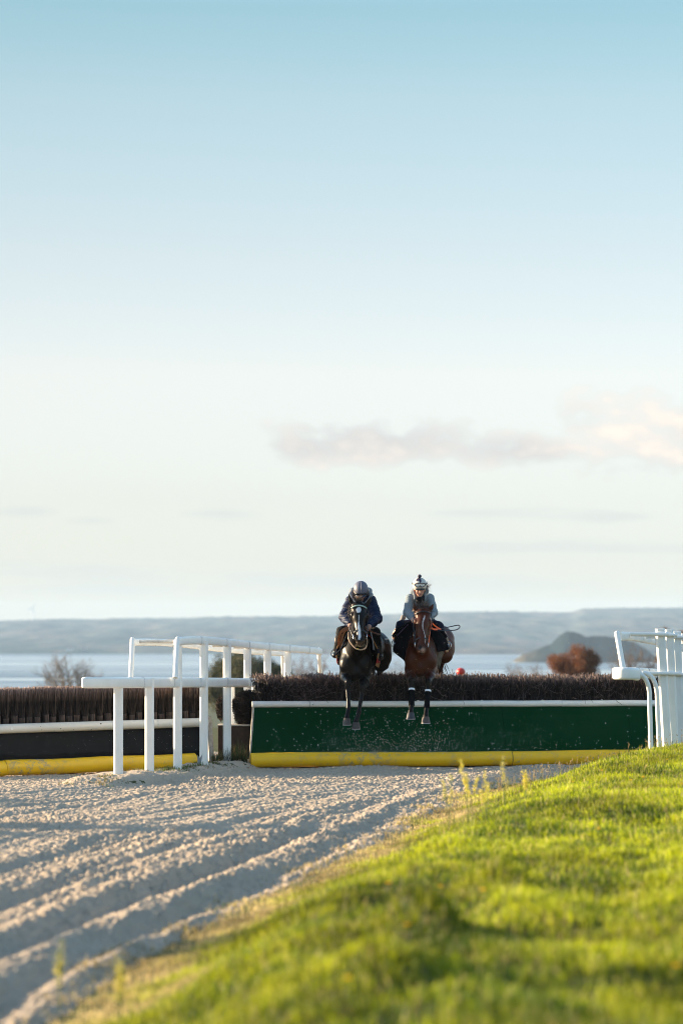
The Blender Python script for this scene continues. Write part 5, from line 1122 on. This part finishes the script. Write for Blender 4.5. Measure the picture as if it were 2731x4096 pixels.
ba = Vector((PX(1428, 46.05), 46.02, 1.60)); bb_ = Vector((PX(1445, 46.9), 46.85, 1.56)); sheet(arch(ba, bb_, .305, .34, -118, 122, 12, 48, 1, flare=.05), .014, 'striped_blanket', m_strip, blk)
saddle(blk, Vector((PX(1438, 46.3), 46.35, 1.97)), m_dkbrown, m_brown)
for q in ([P(1405, 2512, 45.9), P(1378, 2525, 45.92), P(1366, 2560, 45.95), P(1360, 2590, 46.0)], [P(1398, 2510, 45.88), P(1368, 2522, 45.9), P(1354, 2555, 45.98), P(1356, 2580, 46.02)]):
    ribbon(smooth_path(q, 6), .040, .012, (0, -1, .1), 'saddle_edge', m_brown, blk)
strap(blk, [P(1400, 2518, 45.80), P(1385, 2545, 45.82), P(1372, 2580, 45.86), P(1360, 2600, 45.9), P(1334, 2626, 45.95)], .014, 'loose_strap', mat('navy_strap', (.008, .011, .020), rough=.8, spec=.1))
strap(blk, [P(1480, 2520, 45.8), P(1490, 2560, 45.78), P(1494, 2600, 45.76)], .008, 'breast_strap', mat('pale_grey_strap', (.35, .38, .42), rough=.6))
o = strap(blk, [P(1395, 2530, 45.45), P(1394, 2555, 45.40), P(1408, 2580, 45.34), P(1425, 2595, 45.3), P(1445, 2599, 45.3), P(1462, 2592, 45.32), P(1468, 2570, 45.38), P(1466, 2545, 45.42)], .0095, 'neck_strap', mat('pale_tan_strap', (.42, .29, .19), rough=.5))
m = MB(); m.tube([P(1427, 2595.6, 45.3), P(1434, 2597.6, 45.3)], .0115, k=10); m.build('yellow_keeper', mat('yellow_tape', (.85, .65, .03), rough=.5), o)
strap(blk, [H2(.83, -.085, -.015), P(1395, 2510, 45.0), P(1398, 2503, 45.2)], .007, 'rein', m_leather)
strap(blk, [H2(.83, .085, -.015), P(1470, 2520, 45.0), P(1472, 2508, 45.2)], .007, 'rein', m_dkbrown)
ribbon(smooth_path([P(1464, 2513, 45.2), P(1485, 2526, 45.3), P(1505, 2534, 45.4), P(1521, 2538, 45.5)], 6), .022, .005, (0, -1, .3), 'rein_grip', m_dkbrown, blk)
ribbon(smooth_path([P(1521, 2537, 45.5), P(1532, 2555, 45.6), P(1543, 2570, 45.65), P(1550, 2572, 45.7), P(1551, 2562, 45.7), P(1548, 2552, 45.65)], 8), .014, .006, (0, -1, .2), 'rein_loop', m_leather, blk)
m = MB(); m.ball(P(1545, 2556, 45.65), (.030, .008, .014), 6); m.build('knot_end', mat('grey_rubber', (.4, .42, .44), rough=.6), blk)
# ---------------------------------------------------------------- riders
m_skin = mat('skin', (.5, .3, .22), rough=.5, attr='col', spec=.35)
def cloth_mat(name, c, c2, sc=25, rough=.85, sheen=0.0): return mat(name, c, rough=rough, noise=(sc, c2, 1.5), bump=(70, .35, .004), spec=.2, sheen=sheen)
m_navyj = cloth_mat('navy_quilted_nylon', (.008, .018, .055), (.005, .010, .030), 9, .6); m_grey = cloth_mat('grey_marl_fleece', (.215, .255, .28), (.17, .205, .23), 60); m_navyt = cloth_mat('navy_chaps', (.007, .010, .030), (.004, .006, .018)); m_beige = cloth_mat('beige_grey_jodhpur', (.30, .27, .25), (.24, .22, .20))
m_blackt = cloth_mat('black_breeches', (.005, .005, .006), (.009, .009, .010)); m_boot = mat('black_boot', (.008, .008, .009), rough=.35, spec=.5); m_neck = cloth_mat('black_snood', (.008, .008, .012), (.014, .014, .02))
m_silk = mat('grey_blue_helmet_silk', (.07, .08, .125), rough=.55, noise=(7, (.11, .115, .155), 1.5)); m_beigecap = mat('beige_helmet_silk', (.42, .405, .355), rough=.6, noise=(6, (.42, .41, .40), 1.5)); m_peak = mat('black_peak', (.012, .012, .014), rough=.2, spec=.6)
m_dkcap = mat('dark_purple_silk', (.022, .016, .040), rough=.6); m_gogglass = mat('goggle_lens', (.55, .52, .45), rough=.12, spec=.7); m_gogframe = mat('goggle_frame', (.035, .015, .012), rough=.4); m_hood = cloth_mat('pale_grey_hood', (.22, .25, .275), (.17, .195, .22))
def rider(K, lab):
    J = {k: (P(*v) if isinstance(v, tuple) else v) for k, v in K['j'].items()}; e_ = empty('person', (J['pel'].x, J['pel'].y, K['z0']), lab, 'rider')
    B = Body(.0062, .02); hc = J['head']; fdir = Vector(K['face']).normalized(); up = Vector(K['up']).normalized(); lat = fdir.cross(up).normalized(); 
    if lat.x < 0: lat = -lat
    A = [list(lat), list(fdir), list(up)]; Q = lambda l, f, u: hc+lat*l+fdir*f+up*u
    # skull, face, nose, jaw, ears
    B.ell(Q(0, -.005, .025), (.075, .095, .090), A); B.ell(Q(0, .028, -.050), (.052, .056, .062), A, k=.03); B.ell(Q(0, .052, -.092), (.024, .024, .020), A, k=.02)
    for s in (-1, 1): B.ell(Q(s*.036, .048, -.030), (.024, .022, .024), A, k=.02); B.ell(Q(s*.077, .0, -.015), (.008, .018, .032), A, k=.006); B.ell(Q(s*.030, .088, .006), (.014, .012, .009), A, k=.012, sub=True); B.ell(Q(s*.030, .072, .006), (.011, .010, .009), A, k=.006)
    B.cap(Q(0, .085, .008), Q(0, .106, -.030), .008, .012, k=.012); B.ell(Q(0, .080, -.064), (.022, .010, .008), A, k=.008); B.cap(Q(-.018, .093, -.062), Q(.018, .093, -.062), .002, .002, k=.003, sub=True)
    nk = J['neck']; B.cap(hc+Vector((0, .02, -.04)), nk, .052, .060, k=.03)
    sl, sr, el, er, hl, hr, pel, chs = (J[k] for k in ('sl', 'sr', 'el', 'er', 'hl', 'hr', 'pel', 'chest'))
    B.ell(chs, (.150, .12, .13), k=.05); B.cap(nk, chs, .06, .10, k=.05); B.cap(chs, pel, .125, .135, sq=1.1, k=.06); B.cap(sl, sr, .050, .050, k=.05)
    for s_, e__, h_, sg in ((sl, el, hl, -1), (sr, er, hr, 1)):
        wr = e__+(h_-e__)*.86; B.chain([s_, e__, wr], [.050, .040, .027], k=.025)
        d = (h_-e__).normalized(); side = d.cross(Vector((0, 0, 1))).normalized(); dn = side.cross(d).normalized()
        pc = wr+d*.055; B.cap(wr, pc, .024, .026, sq=1.35, n=tuple(side), k=.015)
        for i in range(4):   # four fingers curled round the rein, unequal
            o = side*(i-1.5)*.0185; ln = (.034, .040, .037, .029)[i]; a = pc+o+d*.012+dn*.004; b = a+d*ln*.75-dn*.012; c = b+d*ln*.05-dn*ln*.85; f_ = c-d*ln*.75-dn*.006
            B.chain([a, b, c, f_], [.0098, .0092, .0085, .0075], k=.004)
        t0 = wr+d*.022-side*sg*.026; t1 = t0+d*.028-side*sg*.012-dn*.012; t2 = t1+d*.026+side*sg*.010-dn*.010; B.chain([t0, t1, t2], [.012, .0105, .009], k=.006)
    for hp, kn, ft, sg in ((J['pl'], J['kl'], J['fl'], -1), (J['pr'], J['kr'], J['fr'], 1)):
        B.chain([hp, kn], [.085, .058], k=.05); B.chain([kn, kn*.6+ft*.4+Vector((sg*.01, .02, 0)), ft], [.056, .055, .036], k=.03); B.cap(ft+Vector((0, .04, -.01)), ft+Vector((sg*.02, -.14, -.035)), .036, .026, k=.02)
    skin = A3(K['skin']); hcn, fn, un, ln = np.array(hc), np.array(fdir), np.array(up), np.array(lat)
    def col(V):
        C = np.tile(skin, (len(V), 1)); q = V-hcn; l, f, u = q@ln, q@fn, q@un; m = (f > .02)
        lips = m*(np.hypot(l/.024, (u+.063)/.008) < 1); C = np.where(lips[:, None], A3([.30, .09, .08]), C); ck = m*np.exp(-((np.abs(l)-.038)/.018)**2-((u+.03)/.02)**2); C = C*(1-ck[:, None]*.35)+A3([.55, .20, .16])*ck[:, None]*.35
        br = m*(np.hypot((np.abs(l)-.032)/.020, (u-.026)/.0055) < 1); C = np.where(br[:, None], A3([.07, .04, .03]), C); ey = m*(np.hypot((np.abs(l)-.030)/.012, (u-.006)/.0055) < 1); C = np.where(ey[:, None], A3([.03, .02, .02]), C); return C
    B.obj('body', m_skin, e_, color=col, relax=1)
    # jacket
    jk = Body(.0075, .03); pf = K['puff']; jk.ell(chs, (.150+pf, .125+pf, .135+pf), k=.05); jk.cap(chs+Vector((0, .04, .02)), pel+Vector((0, -.06, .03)), .135+pf, .13+pf, sq=1.1, k=.06); jk.cap(sl, sr, .062+pf*.6, .062+pf*.6, k=.06); jk.cap(nk+Vector((0, .03, -.02)), chs+Vector((0, .05, .03)), .075, .12, k=.05)
    for s_, e__, h_ in ((sl, el, hl), (sr, er, hr)):
        wr = e__+(h_-e__)*.80; jk.chain([s_, s_*.5+e__*.5, e__, e__*.45+wr*.55, wr], [.068+pf, .060+pf, .056+pf, .050+pf*.8, .036+pf*.5], k=.03)
        jk.cap(e__+(wr-e__)*.93, e__+(wr-e__)*1.02, .036+pf*.3, .037+pf*.3, k=.006)
    for (c, r_) in K.get('jextra', []): jk.ell(P(*c), r_, k=.04)
    wf = K['wr']; jo = jk.obj('jacket', K['jm'], e_, disp=lambda x, y, z: wf*(np.sin(z*85+x*26*np.sin(y*7)+4*np.sin(x*11+y*5))+.6*np.sin(z*150+x*60+y*35+3*np.sin(z*21))), relax=1)
    # trousers
    tr = Body(.0085, .03); tr.ell(pel, (.17, .15, .15), k=.06)
    for hp, kn, ft in ((J['pl'], J['kl'], J['fl']), (J['pr'], J['kr'], J['fr'])): tr.chain([hp, kn, kn*.45+ft*.55], [.100, .074, .062], k=.04); tr.cap(hp, pel, .10, .13, k=.05)
    to = tr.obj('trousers', K['tm'], e_, disp=lambda x, y, z: .003*np.sin(z*60+x*40+3*np.sin(y*17)), relax=1)
    for kn, ft, sg in ((J['kl'], J['fl'], -1), (J['kr'], J['fr'], 1)):
        bt = Body(.0075, .02); a = kn*.5+ft*.5; bt.chain([a, ft], [.066, .046]); bt.cap(ft+Vector((0, .05, -.012)), ft+Vector((sg*.022, -.15, -.04)), .045, .034); bt.cap(ft+Vector((0, .055, -.05)), ft+Vector((0, .05, -.025)), .034, .034)
        b_ = bt.obj('boot', m_boot, e_)
        c = ft+Vector((sg*.008, -.055, -.02)); k = 22; m = MB(); m.tube([c+Vector((math.cos(6.283*j/k)*.068, 0, math.sin(6.283*j/k)*.075-(0 if math.sin(6.283*j/k) > -.5 else -.012))) for j in range(k)], .0065, k=7, closed=True, up=Vector((0, 1, 0))); m.build('stirrup', m_steel if K.get('steel') else m_leather, b_)
    return e_, Q, A, J, jo
# grey rider
KG = dict(z0=1.9, face=(0.03, -1, -.30), up=(-.02, -.25, 1), skin=(.50, .27, .20), puff=.006, wr=.0030, jm=m_grey, tm=m_navyt, steel=True,
    j=dict(head=(1678, 2356, 45.68), neck=(1679, 2392, 45.86), chest=(1680, 2422, 46.02), pel=(1690, 2490, 46.5), sl=(1642, 2394, 45.94), sr=(1716, 2394, 45.94), el=(1629, 2450, 45.78), er=(1733, 2450, 45.78), hl=(1656, 2479, 45.42), hr=(1712, 2479, 45.42),
        pl=(1662, 2500, 46.45), pr=(1718, 2500, 46.45), kl=(1604, 2502, 46.10), kr=(1752, 2506, 46.10), fl=(1585, 2572, 46.42), fr=(1783, 2578, 46.36)))
gr, Q, A, J, jo = rider(KG, 'person in a grey hooded jacket and beige helmet with raised goggles, on the bay horse')
Am = np.array(A)
sn = Body(.0065, .02); sn.ell(Q(0, -.01, -.125), (.085, .085, .050), A); sn.cap(J['neck']+Vector((0, -.05, -.01)), J['chest']+Vector((0, -.12, .0)), .070, .055); so = sn.obj('snood', m_neck, gr, disp=lambda x, y, z: .003*np.sin(z*90+x*30))
hd = Body(.0065, .02)     # fleece hood bunched behind the neck
hd.cap(Q(-.078, -.04, -.035), Q(-.070, .015, -.135), .026, .024); hd.cap(Q(.078, -.04, -.035), Q(.070, .015, -.135), .026, .024); hd.cap(Q(-.09, -.07, -.06), Q(.09, -.07, -.06), .05, .05); hd.obj('hood', m_hood, gr, disp=lambda x, y, z: .002*np.sin(z*80+x*40))
def helmet(Q, A, e_, m, name='helmet', col=None):
    hb = Body(.006, .012); hb.ell(Q(0, -.008, .062), (.108, .128, .108), A); hb.ell(Q(0, -.06, .03), (.100, .080, .085), A); c = Q(0, .06, -.075); hb.ell(c, (.16, .16, .085), A, sub=True, k=.008); hb.ell(Q(0, -.01, -.09), (.085, .10, .09), A, sub=True, k=.008)
    return hb.obj(name, m, e_, color=col)
hn_ = np.array(Q(0, 0, 0)); 
def capcol(V):
    q = V-hn_; l, f, u = q@Am[0], q@Am[1], q@Am[2]; C = np.tile(A3([.50, .48, .43]), (len(V), 1)); an = np.arctan2(l, f+.02); dk = (u > .158+.02*np.sin(an*3))|(f < -.06); dk |= (np.abs(an-.05) < .24*(u-.105)/.05)&(u > .105)
    C = np.where(dk[:, None], A3([.024, .016, .045]), C); sd_ = (an > .02)&(an < .28)&(u < .1); return np.where(sd_[:, None]&(~dk[:, None]), A3([.36, .37, .37]), C)
m_capcol = mat('two_tone_helmet_silk', (.5, .5, .4), rough=.6, attr='col'); hel = helmet(Q, A, gr, m_capcol, col=capcol)
pk = Body(.005, .006); pk.ell(Q(0, .085, .022), (.076, .055, .020), A); pk.ell(Q(0, .070, -.006), (.09, .07, .020), A, sub=True, k=.006); pk.obj('peak', m_peak, hel)
pm = Body(.006, .01); pm.ell(Q(0, -.005, .196), (.030, .030, .028), A); pm.obj('pompom', m_dkcap, hel, disp=lambda x, y, z: .004*np.sin(x*300)*np.sin(y*310)*np.sin(z*290))
# goggles on the helmet
def goggles(Q, A, hel, u0, ml, mf):
    def S(l, u): # point on helmet front
        v = max(0, 1-(l/.112)**2-((u-.062)/.112)**2); return Q(l, -.008+.132*math.sqrt(v)+.006, u)
    out = [];  k = 36
    for i in range(k):
        a = 6.2832*i/k; l = .078*math.copysign(abs(math.cos(a))**.7, math.cos(a)); u = u0+.026*math.copysign(abs(math.sin(a))**.8, math.sin(a))
        if math.sin(a) < 0: u += .022*math.exp(-(l/.014)**2)
        out.append(S(l, u))
    m = MB(); m.tube(out, .0055, k=7, closed=True, up=Vector((0, -1, 0))); go = m.build('goggles', mf, hel)
    c = S(0, u0+.004); m = MB(); inner = [p*.97+c*.03+Vector((0, .001, 0)) for p in out]; m.add([c]+inner, [(0, i+1, (i+1) % k+1) for i in range(k)]); m.build('lens', ml, go)
    for s in (-1, 1): m = MB(); m.sweep([S(s*.078, u0), Q(s*.106, .045, u0), Q(s*.117, .0, u0-.002), Q(s*.116, -.05, u0)], [(.002, .009), (-.002, .009), (-.002, -.009), (.002, -.009)]); m.build('goggle_strap', m_leather, go)
    return S
goggles(Q, A, hel, .092, m_gogglass, m_gogframe)
r = np.random.RandomState(12); n = 80; rt = np.array([tuple(Q(.085+r.normal(0, .008), -.05+r.normal(0, .012), .02+r.normal(0, .008))) for _ in range(n)]); o = hair('hair', gr, rt, np.stack([np.ones(n), r.normal(.1, .2, n), r.normal(-.22, .22, n)], 1), r.uniform(.04, .085, n), 9, (.10, .040, .020), (.26, .13, .07), .0018, .022)
cu = MB()
for hh, ww, s in ((J['hl'], J['el'], -1), (J['hr'], J['er'], 1)):
    pass
# beige seat of the trousers showing at the rider's left thigh (image left)
bb = Body(.008, .02)
for p, q, r_ in ((P(1612, 2470, 46.35), P(1590, 2535, 46.40), .040),): bb.cap(p, q, r_, .030)
bb.obj('beige_trouser_panel', m_beige, gr, disp=lambda x, y, z: .003*np.sin(z*70+x*30))
# number band / chin straps
for s in (-1, 1): MB().tube([Q(s*.088, .035, .0), Q(s*.072, .055, -.055), Q(s*.03, .065, -.105)], .0035, k=6).build('chin_strap', mat('red_strap', (.30, .05, .03), rough=.6) if s < 0 else m_leather, hel)
# navy rider
KN = dict(z0=1.85, face=(0.03, -1, -.95), up=(0.0, -.70, .75), skin=(.34, .19, .14), puff=.020, wr=.0042, jm=m_navyj, tm=m_blackt, 
    j=dict(head=(1443, 2368, 45.55), neck=(1443, 2376, 45.74), chest=(1441, 2422, 45.95), pel=(1443, 2500, 46.35), sl=(1404, 2404, 45.86), sr=(1482, 2404, 45.86), el=(1376, 2468, 45.66), er=(1508, 2474, 45.66), hl=(1404, 2502, 45.32), hr=(1472, 2506, 45.32),
        pl=(1416, 2512, 46.3), pr=(1470, 2512, 46.3), kl=(1366, 2526, 46.0), kr=(1500, 2530, 46.0), fl=(1344, 2610, 46.28), fr=(1518, 2620, 46.25)), jextra=[((1443, 2392, 46.0), (.16, .15, .10)), ((1412, 2398, 45.9), (.07, .08, .07)), ((1474, 2398, 45.9), (.07, .08, .07))])
nv, Q3, A_, J3, jo3 = rider(KN, 'person in a navy jacket, head bowed under a grey-blue helmet, on the black horse')
hel3 = helmet(Q3, A_, nv, m_silk)
pk = Body(.005, .006); pk.ell(Q3(0, .090, .026), (.078, .060, .022), A_); pk.ell(Q3(0, .075, .0), (.09, .07, .020), A_, sub=True, k=.006); pk.obj('peak', mat('navy_peak', (.015, .022, .050), rough=.25), hel3)
goggles(Q3, A_, hel3, .052, mat('dark_lens', (.02, .022, .03), rough=.08, spec=.8), m_leather)
m = MB(); m.tube(smooth_path([Q3(0, .118, .09), Q3(0, .085, .145), Q3(0, .02, .175), Q3(0, -.05, .165)], 5), .003, k=6); m.build('seam', mat('silk_seam', (.22, .20, .24), rough=.6), hel3)
hd = Body(.0065, .02)
for q in ([P(1408, 2362, 45.72), P(1401, 2378, 45.70), P(1408, 2398, 45.62), P(1424, 2412, 45.58)], [P(1477, 2362, 45.72), P(1484, 2378, 45.70), P(1477, 2398, 45.62), P(1462, 2410, 45.58)]): hd.chain(q, [.020, .026, .022, .014])
hd.cap(P(1412, 2366, 45.80), P(1473, 2366, 45.80), .06, .06); hd.obj('hood', m_hood, nv, disp=lambda x, y, z: .002*np.sin(z*80+x*40))
# someone far behind the fence with a red helmet
m_red = cloth_mat('red_jacket', (.55, .025, .018), (.40, .02, .015)); Yp = 82.; pc = P(1842, 2690, Yp); gz = float(zground(np.array(pc.x), np.array(Yp)))
pe = empty('person', (pc.x, Yp, gz), 'far person in a red helmet and red jacket, only the head showing above the brush', 'person'); zt = PZ(2676, Yp)-gz; s = zt/1.78; b0 = Vector((pc.x, Yp, gz))
def V3(x, y, z): return b0+Vector((x*s, y*s, z*s))
B = Body(.02, .03); B.ell(V3(0, 0, 1.66), (.08*s, .10*s, .11*s)); B.cap(V3(0, 0, 1.6), V3(0, 0, 1.45), .055*s, .06*s); B.cap(V3(0, 0, 1.38), V3(0, 0, .95), .15*s, .13*s)
for q in (-1, 1): B.chain([V3(q*.17, 0, 1.40), V3(q*.22, -.05, 1.12), V3(q*.12, -.22, 1.05)], [.05*s, .04*s, .03*s]); B.chain([V3(q*.09, 0, .92), V3(q*.10, -.02, .5), V3(q*.10, 0, .08)], [.085*s, .055*s, .04*s]); B.cap(V3(q*.10, .03, .04), V3(q*.11, -.14, .03), .04*s, .03*s)
B.obj('body', m_skin, pe, color=lambda V: np.tile(A3([.5, .3, .22]), (len(V), 1)))
B = Body(.02, .03); B.ell(V3(0, 0, 1.70), (.125*s, .14*s, .115*s)); B.obj('helmet', mat('red_helmet', (.60, .030, .015), rough=.4), pe)
B = Body(.02, .04); B.cap(V3(0, 0, 1.40), V3(0, 0, .98), .18*s, .16*s); B.cap(V3(.02, 0, 1.50), V3(.22, 0, 1.45), .06*s, .08*s)
for q in (-1, 1): B.chain([V3(q*.17, 0, 1.40), V3(q*.23, -.05, 1.12), V3(q*.13, -.2, 1.05)], [.075*s, .06*s, .05*s])
B.obj('jacket', m_red, pe)
# ---------------------------------------------------------------- flying sand
m_grain = mat('sand_grain', (.62, .54, .44), rough=.9); r = np.random.RandomState(33); n = 1500
kx = r.choice([1390, 1424, 1640, 1702, 1530, 1780, 2150], n, p=[.1, .15, .2, .2, .15, .1, .1])+r.normal(0, 75, n); zc = np.abs(r.normal(0, .26, n))+.08; yc = r.uniform(45.3, 46.1, n); sz = .002+.005*r.rand(n)**4
k2 = r.rand(n) < .12; zc = np.where(k2, r.uniform(.8, 1.9, n), zc); V = []; Fc = []; oct_ = np.array([[1, 0, 0], [-1, 0, 0], [0, 1, 0], [0, -1, 0], [0, 0, 1], [0, 0, -1.]]); of = [(0, 2, 4), (2, 1, 4), (1, 3, 4), (3, 0, 4), (2, 0, 5), (1, 2, 5), (3, 1, 5), (0, 3, 5)]
c = np.stack([PX(kx, yc), yc, zc], 1); V = (c[:, None]+oct_[None]*sz[:, None, None]).reshape(-1, 3); Fc = (np.arange(n)[:, None, None]*6+np.array(of)[None]).reshape(-1, 3)
o = link('sand_spray', mesh_np('sand_spray', V, Fc, False), m_grain); set_props(o, kind='stuff', label='grains of sand thrown up in front of the green apron')
